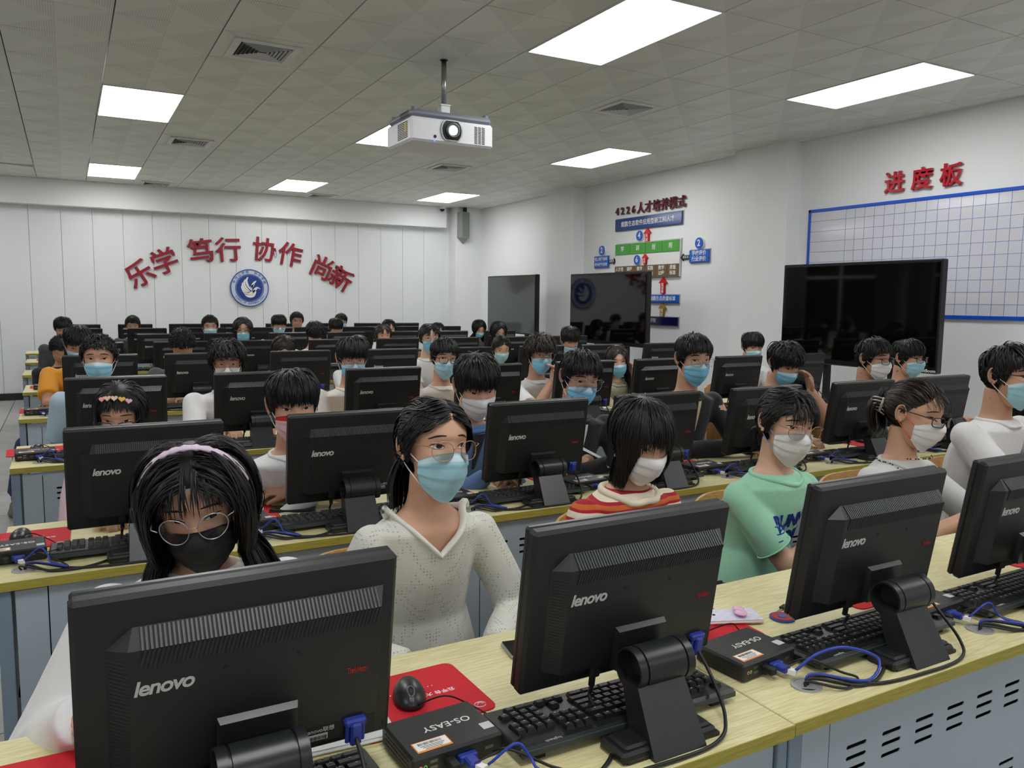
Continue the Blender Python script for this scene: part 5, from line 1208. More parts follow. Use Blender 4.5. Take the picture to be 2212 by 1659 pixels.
    # scalp cap
    cv, cq = head_grid(28, 36, 1.0); pc = np.arctan2(cv[:, 0], -cv[:, 1]); inn = cv[:, 2] > hairline(pc)+hl+.004+capin
    cvo = cv+cv/np.linalg.norm(cv, axis=1, keepdims=True)*cap; cvo[~inn] -= (cv/np.linalg.norm(cv, axis=1, keepdims=True))[~inn]*(cap+.004)
    keep = inn[cq].any(1); Q = np.concatenate([Q, cq[keep]+len(V)]); V = np.concatenate([V, cvo])
    return V, Q
def tail(p0, ctrl, n, width, rad, seed=3):
    """a bunch of long locks following a centre curve"""
    r = np.random.RandomState(seed); C = np.array([list(p) for p in catmull(ctrl, 6)]); m_ = len(C); Vs = []; Qs = []; b = 0
    s = np.linspace(0, 1, m_); prof = rad*(.45+.9*np.sin(PI*np.clip(s*.85+.08, 0, 1)))
    for k in range(n):
        a = r.rand()*6.28; q = r.rand()**.5; L_ = int(m_*(.7+.3*r.rand())); o = np.array([math.cos(a), .7*math.sin(a), .3*math.sin(a+1)])*q
        A = C[:L_]+o[None]*prof[:L_, None]+r.normal(size=3)*.004*s[:L_, None]; T = np.gradient(A, axis=0); B = np.cross(T, np.array([math.cos(a+1), math.sin(a), .2])); B /= np.linalg.norm(B, axis=1, keepdims=True)+1e-9
        w_ = width*.5*np.sqrt(np.clip(1.02-np.linspace(0, 1, L_)**3, 0, 1)); V = np.stack([A-B*w_[:, None], A+B*w_[:, None]], 1).reshape(-1, 3)
        i = np.arange(L_-1)*2+b; Vs.append(V); Qs.append(np.stack([i, i+1, i+3, i+2], 1)); b += len(V)
    return np.concatenate(Vs), np.concatenate(Qs)
def joinvq(*L_):
    V = []; Q = []; b = 0
    for v, q in L_: V.append(v); Q.append(q+b); b += len(v)
    return np.concatenate(V), np.concatenate(Q)
def hmat(name, c, rough=.46):
    return mat(name, c, rough, spec=.35)
HM = {'k': hmat('black hair', (15, 13, 13)), 'b': hmat('dark brown hair', (40, 29, 24), .4)}
HCUT_S = ([0, .6, .95, 1.2, 1.5, 2.2, PI], [.054, .050, .030, -.012, -.022, -.072, -.086])
HCUT_BOWL = ([0, .6, .95, 1.2, 1.5, 2.2, PI], [.036, .034, .020, -.010, -.016, -.076, -.09])
def hair_style(st):
    B = build_hair
    if st == 'short': return B(st, fade=1, n=2000, width=.0050, cut=HCUT_S, maxlen=.12, off=(.006, .020), grav=.10, steps=13, ds=.010, whorl=(.01, .055, .10), jit=.20, seed=4, hug=.7)
    if st == 'messy': return B(st, fade=1, n=1900, width=.0055, cut=HCUT_BOWL, maxlen=.14, off=(.006, .028), grav=.05, steps=14, ds=.011, whorl=(-.01, .05, .10), jit=.38, seed=5, curl=.2, hug=.5)
    if st == 'bowl': return B(st, fade=1, n=2400, width=.0050, cut=HCUT_BOWL, maxlen=.18, off=(.006, .022), grav=.15, steps=17, ds=.0105, whorl=(0, .045, .108), jit=.10, seed=6, hug=.75)
    if st in ('crew', 'crew2'): return B(st, n=2400, width=.0045, cut=([0, .6, 1.0, 1.3, 1.6, 2.2, PI], [.066, .062, .040, -.004, -.012, -.065, -.08]), maxlen=.045, off=(.006, .014), grav=.0, steps=5, ds=.009, whorl=(0, .05, .10), jit=.45, seed=7, lift=1, hug=.6)
    if st in ('curly', 'curly2'): return B(st, n=1700, width=.0060, cut=HCUT_S if st == 'curly' else HCUT_BOWL, maxlen=.13, off=(.008, .032), grav=.08, steps=13, ds=.010, whorl=(0, .03, .10), jit=.3, curl=.9, seed=8, hug=.5)
    if st == 'long': return B(st, n=2300, width=.0055, part=.004, maxlen=.42, off=(.005, .016), grav=.35, steps=26, ds=.015, spread=.02, seed=9, cut=([0, .55, .8, PI], [.0, -.03, -.27, -.29]), jit=.07, flow=.9, hug=.6)
    if st == 'bob': return B(st, n=3800, width=.0038, maxlen=.34, off=(.005, .018), grav=.25, steps=24, ds=.0115, whorl=(0, .03, .11), g=(0, -.12, -1), bang=(.80, .036, -.02), thin=.45, cut=([0, .5, .62, .8, 1.2, 2.0, PI], [.020, .012, -.02, -.118, -.128, -.138, -.145]), jit=.07, seed=10, hug=.65)
    if st == 'long_band':
        A = B(st, n=5600, width=.0027, maxlen=.46, off=(.006, .032), grav=.22, steps=32, ds=.0125, part=.0, g=(-.02, -.34, -1), spread=.12, cut=([0, .70, .86, PI], [.050, .040, -.34, -.36]), jit=.08, seed=11, hug=.35)
        C = B(st, n=270, width=.0028, maxlen=.16, off=(.012, .020), grav=.25, steps=12, ds=.011, whorl=(0, .035, .115), jit=.12, seed=31, rootsel=(.70, -.012), gap=.004, cut=([0, .9, PI], [.038, .030, .03]), hug=.6, cap=.002, capin=.02); return joinvq(A, C)
    if st == 'long_clip': return B(st, n=2800, width=.0045, maxlen=.40, off=(.005, .018), grav=.20, steps=26, ds=.0145, whorl=(0, -.015, .112), g=(0, -.2, -1), spread=.03, cut=([0, .80, .95, PI], [.070, .050, -.28, -.30]), jit=.08, seed=12, hug=.6, hl=.004)
    if st == 'pony':
        A = B(st, n=4200, width=.0032, maxlen=.34, off=(.004, .014), steps=24, ds=.0105, part=.006, tie=(0, .112, -.028), grav=.0, jit=.05, seed=13, cap=.003, capin=.008, hug=.3, hl=-.002)
        T = tail(None, [(0, .105, -.020), (-.01, .128, -.04), (-.03, .120, -.09), (-.04, .105, -.15), (-.065, .09, -.20)], 190, .0050, .028); return joinvq(A, T)
    if st == 'pony_b':
        A = B(st, n=2400, width=.0052, maxlen=.30, off=(.005, .014), steps=20, ds=.012, part=.0, tie=(0, .115, -.02), grav=.04, jit=.07, seed=14, cap=.003, capin=.008, hug=.4)
        C = B(st, n=200, width=.0045, maxlen=.12, off=(.010, .018), grav=.2, steps=10, ds=.011, whorl=(0, .01, .115), jit=.12, seed=34, rootsel=(.6, -.03), gap=.008, cut=([0, .7, 1.0, PI], [.042, .034, .0, .0]), hug=.6, cap=.002, capin=.02)
        T = tail(None, [(0, .105, -.015), (.03, .12, -.06), (.05, .09, -.12), (.055, .06, -.19)], 60, .007, .020); return joinvq(A, C, T)
    if st == 'tied_bangs':
        A = B(st, n=4200, width=.0036, maxlen=.30, off=(.005, .014), steps=24, ds=.0105, part=.0, tie=(0, .110, -.035), grav=.04, jit=.06, seed=15, cap=.003, capin=.006, hug=.4)
        C = B(st, n=420, width=.0030, maxlen=.14, off=(.012, .022), grav=.25, steps=14, ds=.010, whorl=(-.02, .02, .115), jit=.13, seed=32, rootsel=(.75, -.015), cut=([0, .7, 1.0, PI], [.034, .026, .0, .0]), hug=.6, cap=.002, capin=.02)
        T = tail(None, [(0, .105, -.03), (-.01, .13, -.06), (-.01, .11, -.12)], 60, .006, .022); return joinvq(A, C, T)
    if st == 'bun':
        A = B(st, n=4000, width=.0036, maxlen=.30, off=(.006, .020), steps=24, ds=.0105, tie=(-.02, .108, .010), grav=.0, jit=.07, seed=17, cap=.003, capin=.006, hug=.3)
        D = B(st, n=260, width=.0028, maxlen=.12, off=(.014, .024), grav=.2, steps=12, ds=.010, whorl=(-.02, .02, .115), jit=.16, seed=33, rootsel=(.8, -.03), cut=([0, .7, 1.0, PI], [.046, .036, .01, .0]), hug=.5, cap=.002, capin=.02)
        T = tail(None, [(-.02, .10, .03), (-.03, .135, .015), (-.03, .135, -.03), (-.03, .115, -.085), (-.04, .12, -.12)], 130, .006, .034, 5); C = tail(None, [(-.01, .10, -.02), (.0, .13, .0), (-.01, .13, .045), (-.02, .12, .07)], 60, .006, .024, 6); return joinvq(A, D, T, C)
_HAIR = {}
def hair_mesh(st, hm):
    k = (st, hm)
    if k not in _HAIR:
        b = st if st not in _HAIR else st
        if st not in _HAIR: _HAIR[st] = hair_style(st)
        V, Q = _HAIR[st]; _HAIR[k] = npmesh('hair', V, Q, HM[hm])
    return _HAIR[k]
# ------------------------------------------------------------------ masks and glasses
def make_mask(mats, topband=True, low=0.0):
    a, b = 26, 33; U = np.linspace(-1, 1, b); Vv = np.linspace(0, 1, a); P = np.zeros((a, b, 3))
    for i, v in enumerate(Vv):
        u = U; phi = u*1.04; zt = -.001-.024*np.abs(u)**1.4-low; zb = -.124+.042*np.abs(u)**1.8-low*.3
        z = zt*(1-v)+zb*v; zc = np.maximum(z, -.093); rho = np.full(b, .085)
        for _ in range(8):
            D = np.stack([rho*np.sin(phi), -rho*np.cos(phi), zc], 1); R = head_radius(D); rho = np.sqrt(np.maximum(R*R-zc*zc, .02**2))
        rho = rho+.0055; rho = np.where(z < -.093, rho+(z+.093)*.72, rho)
        nose = .0185*g2(u, .26)*np.clip((.014-(z+low))/.030, 0, 1)*g2(np.minimum(z+.030, 0), .050)+.004*g2(u, .5)
        pl = .0042*(((v*3.6) % 1.0)-.5)*np.clip(1.2-np.abs(u)*.4, 0, 1)*(np.sin(PI*v)**.5)
        w_ = .0010*np.sin(u*21+v*7)*np.abs(u)
        rho = rho+nose+pl+w_
        P[i, :, 0] = rho*np.sin(phi); P[i, :, 1] = -rho*np.cos(phi); P[i, :, 2] = z
    mi = np.zeros((a-1, b-1), int)
    if topband: mi[:4, :] = 1
    me = grid_solid(P, .0012, 'mask', mats, mi if len(mats) > 1 else None)
    return me, P
LOOPM = {}
def loops(P, low):
    out = []
    for s, j in ((-1, 0), (1, -1)):
        e = Vector((s*.081, .030, .020)); e2 = Vector((s*.079, .030, -.016))
        for i in (1, -2):
            q = Vector(P[i, j]); tgt = e if i == 1 else e2; mid = (q+tgt)/2+Vector((s*.003, 0, 0))
            out.append(MB().tube(catmull([q, mid, tgt], 4), .0014, 6))
        out.append(MB().tube([e, Vector((s*.080, .036, .002)), e2], .0014, 6))
    res = []
    for k in (0, 3):
        m_ = MB()
        for o in out[k:k+3]: m_.add(o.v, o.f)
        res.append(m_)
    return res
MASKC = {'black': ((24, 24, 26), (24, 24, 26), (20, 20, 22)), 'pale': ((160, 208, 222), (200, 222, 228), (232, 234, 234)), 'white': ((226, 226, 226), (230, 230, 230), (236, 236, 236)),
         'blue': ((132, 200, 230), (186, 214, 228), (232, 234, 234)), 'bluewhite': ((140, 202, 228), (196, 216, 226), (232, 234, 234)), 'redwhite': ((226, 190, 190), (196, 30, 40), (236, 236, 236)), 'lowpale': ((150, 204, 226), (190, 218, 228), (232, 234, 234))}
_MASK = {}
def mask_parts(kind):
    if kind not in _MASK:
        c = MASKC[kind]; low = .020 if kind.startswith('low') else 0; strap = (232, 110, 70) if kind == 'orange' else c[2]
        m1 = mat('mask fabric '+kind, c[0], .8, bump=(700, .0002, 2)); m2 = mat('mask top band '+kind, c[1], .8, bump=(700, .0002, 2)); m3 = mat('mask strap '+kind, strap, .8)
        me, P = make_mask([m1, m2], True, low); _MASK[kind] = (me, [l_.mesh('ear_loop', m3, True) for l_ in loops(P, low)])
    return _MASK[kind]
GL = {'round_silver': (.0255, 1.0, 2, .0010, (176, 178, 182), .8), 'round_gold': (.0235, .93, 2.3, .0009, (190, 150, 120), .9), 'rect_black': (.0250, .68, 3.6, .0017, (18, 18, 20), 0), 'rect_silver': (.0250, .72, 3.4, .0009, (120, 124, 130), .9)}
_GL = {}
def glasses_parts(kind):
    if kind not in _GL:
        r_, asp, ex, th, c, mt = GL[kind]; M = mat('glasses frame '+kind, c, .3, metal=mt); fr = MB(); L_ = []; cxx = .0335; zc = .007 if kind == 'round_silver' else .002
        def rim(s, k=40):
            P = []
            for i in range(k+1):
                a = 2*PI*i/k; ca, sa = math.cos(a), math.sin(a); x = r_*math.copysign(abs(ca)**(2/ex), ca); z = r_*asp*math.copysign(abs(sa)**(2/ex), sa)
                P.append(Vector((s*cxx+x, -.1085+.35*(abs(s*cxx+x)-.01)**2/.05, zc+z+.0)))
            return P
        for s in (-1, 1):
            P = rim(s); fr.tube(P, th, 8, caps=False)
            L_.append((P[:-1], s)); h = Vector((s*(cxx+r_+.0005), P[0].y, zc+r_*asp*.35)); e = Vector((s*.0815, .012, .016))
            fr.tube([h, Vector((s*(cxx+r_+.011), h.y+.006, zc+.012)), Vector((s*.0745, -.055, .014)), e, Vector((s*.080, .030, .004))], [th, th*1.2, th, th, th], 6)
        fr.tube([(-(cxx-r_), -.1090, zc+.004), (-.004, -.1115, zc+.0065), (.004, -.1115, zc+.0065), (cxx-r_, -.1090, zc+.004)], th, 8)
        lens = MB()
        for P, s in L_:
            c0 = sum(P, Vector())/len(P); lens.add([c0+Vector((0, -.0008, 0))]+P, [(0, i+1, (i+1) % len(P)+1) for i in range(len(P))])
        _GL[kind] = (fr.mesh('glasses', M, True), lens.mesh('lens', glass_mat('spectacle glass', (246, 248, 247)), False))
    return _GL[kind]

# ------------------------------------------------------------------ bodies: limbs and trunk grown into one skin by voxel remeshing
def ell(c, rx, ry, n=20, tilt=0.0, ax=0.0):
    ca, sa = math.cos(tilt), math.sin(tilt); cz_, sz_ = math.cos(ax), math.sin(ax); out = []
    for j in range(n):
        t = 2*PI*j/n; x, y = rx*math.cos(t), ry*math.sin(t); q = Vector((x*cz_-y*sz_*ca, x*sz_+y*cz_*ca, y*sa)); out.append(Vector(c)+q)
    return out
def limb(m_, pts, rad, flatend=False, n=12):
    P = catmull(pts, 4) if len(pts) > 2 else [Vector(pts[0]).lerp(Vector(pts[1]), t/4) for t in range(5)]
    K = len(P); R = np.interp(np.linspace(0, len(rad)-1, K), range(len(rad)), rad)
    m_.tube(P, list(R), n)
    if not flatend: m_.sphere(P[-1], float(R[-1])*.98, n, 8)
    m_.sphere(P[0], float(R[0])*.98, n, 8)
def remesh(m_, voxel, smooth=3, fac=.5):
    me = m_.mesh('r', WALL); me = fixn(me); o = bpy.data.objects.new('r', me); COL.objects.link(o)
    a = o.modifiers.new('a', 'REMESH'); a.mode = 'VOXEL'; a.voxel_size = voxel
    if smooth: b = o.modifiers.new('b', 'SMOOTH'); b.factor = fac; b.iterations = smooth
    dg = bpy.context.evaluated_depsgraph_get(); e = o.evaluated_get(dg); em = e.to_mesh()
    V = np.empty(len(em.vertices)*3); em.vertices.foreach_get('co', V); V = V.reshape(-1, 3)
    Q = np.empty(len(em.loops), np.int32); em.loops.foreach_get('vertex_index', Q); Q = Q.reshape(-1, 4)
    e.to_mesh_clear(); bpy.data.objects.remove(o); bpy.data.meshes.remove(me); return V, Q
def make_hand():
    """left-type hand: palm in XY, fingers towards +Y, thumb on +X side, slightly curled (towards -Z)"""
    m_ = MB()
    m_.loft([ell((0, .0, 0), .024, .014, 14, PI/2), ell((0, .03, 0), .036, .014, 14, PI/2), ell((.0, .075, .0), .041, .013, 14, PI/2), ell((0, .092, -.001), .038, .010, 14, PI/2)])
    for k, (x, L_, a) in enumerate(((.029, .068, .06), (.010, .078, .02), (-.010, .073, -.03), (-.028, .058, -.09))):
        p = Vector((x*.9, .080, .0)); pts = [p]; c = .12; seg = (.44, .32, .24)
        for s in seg:
            c += .34; d = Vector((math.sin(a)*.9, math.cos(c), -math.sin(c))).normalized(); p = p+d*L_*s; pts.append(p)
        m_.tube(pts, [.0092, .0088, .0078, .0062], 8); m_.sphere(pts[-1], .0064, 8, 6)
        for q, rr in ((1, .0094), (2, .0084)): m_.sphere(pts[q], rr, 8, 6)
    pts = [Vector((.022, .020, -.004)), Vector((.046, .048, -.012)), Vector((.054, .074, -.020)), Vector((.052, .094, -.028))]
    m_.tube(pts, [.014, .0115, .0098, .0075], 8); m_.sphere(pts[-1], .0078, 8, 6); m_.sphere(pts[1], .0118, 8, 6)
    return remesh(m_, .0042, 2, .5)
HANDV, HANDQ = make_hand()
def ik(S_, T_, l1, l2, pole):
    d = T_-S_; L_ = d.length; mx = (l1+l2)*.985
    if L_ > mx: T_ = S_+d*(mx/L_); d = T_-S_; L_ = mx
    a = (l1*l1-l2*l2+L_*L_)/(2*L_); h = math.sqrt(max(l1*l1-a*a, 0)); u = d/L_; p = pole-u*pole.dot(u); p.normalize()
    return S_+u*a+p*h, T_
def hand_at(T_, d, palm, side, s=1.0):
    d = d.normalized(); nrm = palm-d*palm.dot(d); nrm.normalize(); x = d.cross(-nrm)  # local z = -palm direction
    M = Matrix((x, d, -nrm)).transposed(); A = np.array(M)
    V = HANDV.copy(); V[:, 0] *= side; V = V*s; Q = HANDQ if side > 0 else HANDQ[:, ::-1]
    return V@A.T+np.array(T_), Q

SHIRTS = {'white_loose': ((226, 226, 226), 'cuff'), 'knit': ((222, 222, 212), None), 'striped': None, 'mint': ((158, 216, 184), None), 'grey_tee': ((206, 207, 206), None), 'white_tee': ((222, 222, 222), None), 'cream_tee': ((218, 212, 202), None),
          'pink': ((196, 170, 178), None), 'white_sweat': ((218, 220, 218), None), 'denim': ((84, 118, 164), None), 'trackjacket': ((24, 25, 28), None), 'blackjacket': ((22, 23, 26), None), 'black_tee': ((26, 26, 30), None), 'blackshirt': ((28, 30, 36), None),
          'lightblue': ((168, 190, 208), None), 'olive': ((168, 164, 138), None), 'yellow': ((226, 152, 30), None), 'darkgrey': ((70, 76, 76), None)}
def shirt_mat(k):
    if k == 'striped':
        R, O_, C_ = (176, 28, 48), (204, 104, 48), (232, 222, 200)
        M = stripes_mat('striped knit top', [(0, C_), (.22, R), (.40, O_), (.66, R), (.84, C_)], .050, .85); return M
    n = 'shirt '+k
    if n in MATS: return MATS[n]
    c = SHIRTS[k][0]
    if k == 'knit':
        M = mat(n, c, .9); nt = M.node_tree; N = nt.nodes; L = nt.links; b = N['Principled BSDF']
        tc = N.new('ShaderNodeTexCoord')
        # knitted rows plus a lattice of eyelet diamonds
        w1 = N.new('ShaderNodeTexWave'); w1.bands_direction = 'Z'; w1.inputs['Scale'].default_value = 105; w1.inputs['Distortion'].default_value = 2.5; w1.inputs['Detail Scale'].default_value = 2
        v = N.new('ShaderNodeTexVoronoi'); v.inputs['Scale'].default_value = 120; v.inputs['Randomness'].default_value = .12
        s = N.new('ShaderNodeSeparateXYZ'); L.new(tc.outputs['Object'], s.inputs[0])
        def mt(op, a, b_=None):
            n_ = N.new('ShaderNodeMath'); n_.operation = op
            for i, q in enumerate((a, b_)):
                if q is None: continue
                if isinstance(q, (int, float)): n_.inputs[i].default_value = q
                else: L.new(q, n_.inputs[i])
            return n_.outputs[0]
        dm = mt('ABSOLUTE', mt('SUBTRACT', mt('ABSOLUTE', mt('SINE', mt('MULTIPLY', s.outputs['X'], 38.0))), mt('ABSOLUTE', mt('SINE', mt('MULTIPLY', s.outputs['Z'], 24.0)))))
        band = mt('LESS_THAN', dm, .36)
        for q in (w1, v): L.new(tc.outputs['Object'], q.inputs['Vector'])
        hole = mt('MULTIPLY', band, mt('LESS_THAN', v.outputs['Distance'], .30))
        hgt = mt('SUBTRACT', mt('MULTIPLY', w1.outputs['Fac'], .5), mt('MULTIPLY', hole, 1.5))
        bp = N.new('ShaderNodeBump'); bp.inputs['Distance'].default_value = .0011; L.new(hgt, bp.inputs['Height']); L.new(bp.outputs[0], b.inputs['Normal'])
        mx = N.new('ShaderNodeMix'); mx.data_type = 'RGBA'; mx.inputs['A'].default_value = (*lin(c), 1); mx.inputs['B'].default_value = (*lin((184, 182, 172)), 1); L.new(hole, mx.inputs['Factor']); L.new(mx.outputs['Result'], b.inputs['Base Color'])
        b.inputs['Sheen Weight'].default_value = .2; return M
    M = mat(n, c, .85, bump=(9, .010, 5, (1, 1, .6)), sheen=.15); return M
TROU = mat('dark trousers', (40, 46, 60), .85, bump=(12, .006, 4)); JEANS = mat('blue jeans', (44, 66, 104), .85, bump=(500, .0005, 3)); SHOEM = mat('grey trainer', (104, 106, 96), .8, bump=(60, .001, 3)); SOLE = mat('trainer sole', (150, 150, 140), .7)
CREAMC = mat('cream collar', (230, 220, 196), .85)
def wrinkle(V, amp, sc, seed):
    out = V.copy(); off = Vector((seed*3.7, seed*1.3, 0))
    for i in range(len(V)):
        p = Vector(V[i]); n = noise.noise_vector(Vector((p.x*sc, p.y*sc, p.z*sc*.55))+off); out[i] += np.array(n)*amp
    return out
def build_person(rec, idx):
    (pid, row, seat, H, yaw, pitch, roll, sex, hair, hc, mk, gl, sh, sl, pose, sc, short, label) = rec
    H = Vector(H); near = row == 0; mid = row in (1, 2); yb = YF[row]+DD
    R = Matrix.Rotation(math.radians(-yaw), 4, 'Z') @ Matrix.Rotation(math.radians(roll), 4, 'Y') @ Matrix.Rotation(math.radians(pitch), 4, 'X')
    HMx = R @ Matrix.Diagonal((sc, sc, sc, 1))
    f = sex == 'f'; sk = skin('c' if f and idx % 2 else ('a' if f else ('b' if idx % 3 else 'd')))
    if pid == 'g2': sk = skin('a')
    ps = Vector((H.x, max(yb+.16, H.y+.13), 0)); root = thing('person', label, 'person', tuple(ps), group=None)
    O = ps; h = H-O                                            # everything below is local to the root
    HL = Matrix.Translation(h) @ HMx
    # spine
    nd = (R @ Vector((0, .045, -.085)))*sc                       # nape direction follows the nod a little
    pose = {'g3': 'lap', 'g4': 'g4', 'g5': 'g5', 'b15': 'lap', 'b40': 'lap', 'q1': 'lap'}.get(pid, pose); aj = {'g1': (.038, .022), 'g2': (.014, -.006), 'g4': (.018, .0), 'g3': (.010, 0)}.get(pid, (.010, 0))
    neck0 = h+Vector((nd.x*.6, nd.y*.8, -.075*sc)); sw = (.150 if f else .178)*(1+(sc-1)*.6)+aj[1]
    base = Vector((h.x*.8+nd.x*.3, h.y+max(.045, nd.y*.9)+(.03 if pitch > 30 else 0), h.z-.165*sc)); pel = Vector((0, 0, .53))
    base.z += aj[0]+(.012 if pitch > 15 else 0)
    def sp(t): return base.lerp(pel, t)+Vector((0, .03*math.sin(PI*t), 0))
    Hh = base.z-pel.z; lean = math.atan2(base.y-pel.y, Hh)
    tl = math.atan2(base.y-pel.y, base.z-pel.z)
    hipw = .160 if f else .165
    nk_ = .92 if f else 1.0
    def T_(g_, b_=None):
        b_ = g_ if b_ is None else b_
        return [ell(neck0+Vector((0, 0, .03)), .046*sc*nk_+g_, .050*sc*nk_+g_), ell(neck0.lerp(base, .55), .050*sc*nk_+g_, .052*sc+g_), ell(base, .058*nk_+g_, .057+g_), ell(base+Vector((0, .0, -.026)), .092*nk_+g_, .064+g_), ell(base+Vector((0, 0, -.052)), sw*.90+b_, .076+b_), ell(sp(.22)+Vector((0, -.004, -.02)), sw*.90+b_, .100+b_), ell(sp(.38)+Vector((0, -.008, 0)), (sw*.84)+b_, .106+b_), ell(sp(.62), (.118 if f else .142)+b_, .094+b_), ell(sp(.82), hipw*.92+b_, .104+b_), ell(sp(1.0), hipw+b_, .115+b_), ell(pel+Vector((0, 0, -.07)), hipw*.8+b_, .10+b_)]
    SHd = {s: base+Vector((s*sw*(.97 if f else 1), .004, -.084 if f else -.075)) for s in (-1, 1)}; dz = DH+.03; l1, l2 = (.262, .235) if f else (.285, .255); l1 *= .5+.5*sc; l2 *= .5+.5*sc
    lz = lambda x, y, z: Vector((x, y, z))-O
    tg = {}; pol = {s: Vector((s*.6, .25, -1)) for s in (-1, 1)}; hd = {}; pm = {s: Vector((0, 0, -1)) for s in (-1, 1)}
    yk = YF[row]+.43
    xk = .2*H.x+.8*mcx(row, seat)+{'g3': -.09, 'g4': .12}.get(pid, 0)
    for s in (-1, 1): tg[s] = lz(xk+s*.095, max(yk-.10, H.y-.30), dz+.012); hd[s] = Vector((-s*.25, -1, -.08))
    if pose == 'lap':
        for s in (-1, 1): tg[s] = lz(H.x+s*.10, ps.y-.24, .665); hd[s] = Vector((-s*.6, -.8, -.1)); pol[s] = Vector((s*(.9 if pid == 'g2' else .3), .6, -.6))
    if pose == 'fold':
        tg[-1] = lz(H.x+.05, yb-.19, dz+.02); tg[1] = lz(H.x-.02, yb-.085, dz+.012); hd[-1] = Vector((1, -.05, 0)); hd[1] = Vector((-1, .05, 0)); pol = {s: Vector((s*1, -.35, -.9)) for s in (-1, 1)}
    if pose == 'handsfront': tg = {-1: lz(H.x-.02, H.y-.16, dz+.03), 1: lz(H.x+.055, H.y-.17, dz+.035)}; hd = {-1: Vector((.6, -.8, .1)), 1: Vector((-.6, -.8, .1))}; pm = {-1: Vector((.6, 0, -.7)), 1: Vector((-.6, 0, -.7))}
    if pose == 'chin': tg = {-1: h+Vector((.005, -.155, -.165)), 1: h+Vector((.050, -.150, -.170))}; hd = {-1: Vector((.30, .05, 1)), 1: Vector((-.30, .05, 1))}; pm = {-1: Vector((1, .3, .1)), 1: Vector((-1, .3, .1))}; pol = {s: Vector((s*.5, -.8, -1)) for s in (-1, 1)}
    if pose == 'chinhand': tg[1] = h+Vector((.085, -.12, -.15)); hd[1] = Vector((-.2, .05, 1)); pm[1] = Vector((-1, .3, 0)); pol[1] = Vector((.6, -.6, -1))
    if pose == 'cheek': tg[1] = h+(R @ Vector((.100, -.020, -.125))); hd[1] = Vector((-.10, -.05, 1)); pm[1] = Vector((-1, .0, 0)); pol[1] = Vector((.5, -.6, -1)); tg[-1] = lz(H.x-.02, yb-.12, dz+.015); hd[-1] = Vector((1, -.1, 0))
    if pose == 'deskarms': tg[-1] = lz(H.x+.02, yb-.14, dz+.02); hd[-1] = Vector((1, -.2, 0)); pol[-1] = Vector((-1, -.2, -.8)); tg[1] = lz(H.x+.1, yb-.15, dz+.02)
    if pose == 'front1': tg[-1] = lz(-.005, 1.455, dz+.015); hd[-1] = Vector((.7, -.6, -.05)); pol[-1] = Vector((-.5, .4, -1))
    if pose == 'front1': tg[1] = lz(H.x+.12, ps.y-.20, .665)
    if pose == 'g4': tg = {-1: lz(2.13, 1.63, .80), 1: lz(2.26, 1.58, .80)}; hd = {-1: Vector((1, -.5, -.1)), 1: Vector((-.3, -1, 0))}
    if pose == 'g5': tg = {-1: lz(2.69, 1.545, .79), 1: lz(2.98, 1.50, .785)}; hd = {-1: Vector((1, -.35, 0)), 1: Vector((-.3, -1, 0))}; pol[-1] = Vector((-.5, -.5, -1))
    EL = {}
    for s in (-1, 1):
        EL[s], tg[s] = ik(SHd[s], tg[s], l1, l2, pol[s])
    vb = .0065 if near else (.010 if mid else .014)
    m_ = MB(); m_.loft(T_(0, 0 if sh == 'knit' else -.008)); k = .9 if f else 1.05
    legs = {}
    for s in (-1, 1):
        limb(m_, [SHd[s], SHd[s].lerp(EL[s], .5), EL[s]], [.050*k, .044*k, .037*k]); limb(m_, [EL[s], EL[s].lerp(tg[s], .45), tg[s]], [.038*k, .036*k, .025*k])
        hip = pel+Vector((s*.085, -.02, -.03)); kn = Vector((s*.10, -.40, .50)); an = Vector((s*.11, -.36, .09))
        if pid == 'b22' and s < 0: kn = Vector((-.33, -.36, .50)); an = Vector((-.42, -.10, .09))
        legs[s] = (hip, kn, an); limb(m_, [hip, hip.lerp(kn, .5), kn], [.080, .070, .055]); limb(m_, [kn, kn.lerp(an, .4), an], [.056, .052, .034])
    V, Q = remesh(m_, vb, 4)
    hv, hq = head_grid(*((72, 92) if near else ((44, 56) if mid else (26, 34))), 1.0 if f else 1.04)
    # open the head grid into the body mesh: same datablock, overlapping at the jaw and nape
    A = np.array(HL); tr = lambda v: v@A[:3, :3].T+A[:3, 3]
    parts = [(V, Q), (tr(hv), hq)]
    for e in EARS:
        ev = np.array(e.v); eq = np.array([tuple(q) if len(q) == 4 else (tuple(q)+(q[-1],)) if len(q) == 3 else None for q in e.f if len(q) <= 4], dtype=int)
        parts.append((tr(ev), eq))
    for s in (-1, 1): parts.append(hand_at(tg[s]-hd[s].normalized()*.008, hd[s], pm[s], -s if True else s, (.92 if f else 1.0)))
    V, Q = joinvq(*parts)
    tri = Q[:, 2] == Q[:, 3]
    body = npmesh('body', V, Q[~tri], sk); ob('body', body, root)
    # shirt
    long_ = sl == 'long'; loose = .016 if sh in ('white_loose', 'knit', 'white_sweat', 'blackjacket', 'trackjacket', 'denim', 'mint') else .011
    m_ = MB(); rs = T_(loose); rs[2] = ell(base+Vector((0, -.004, -.012)), .066+loose*.4, .062+loose*.4); m_.loft(rs[2:])
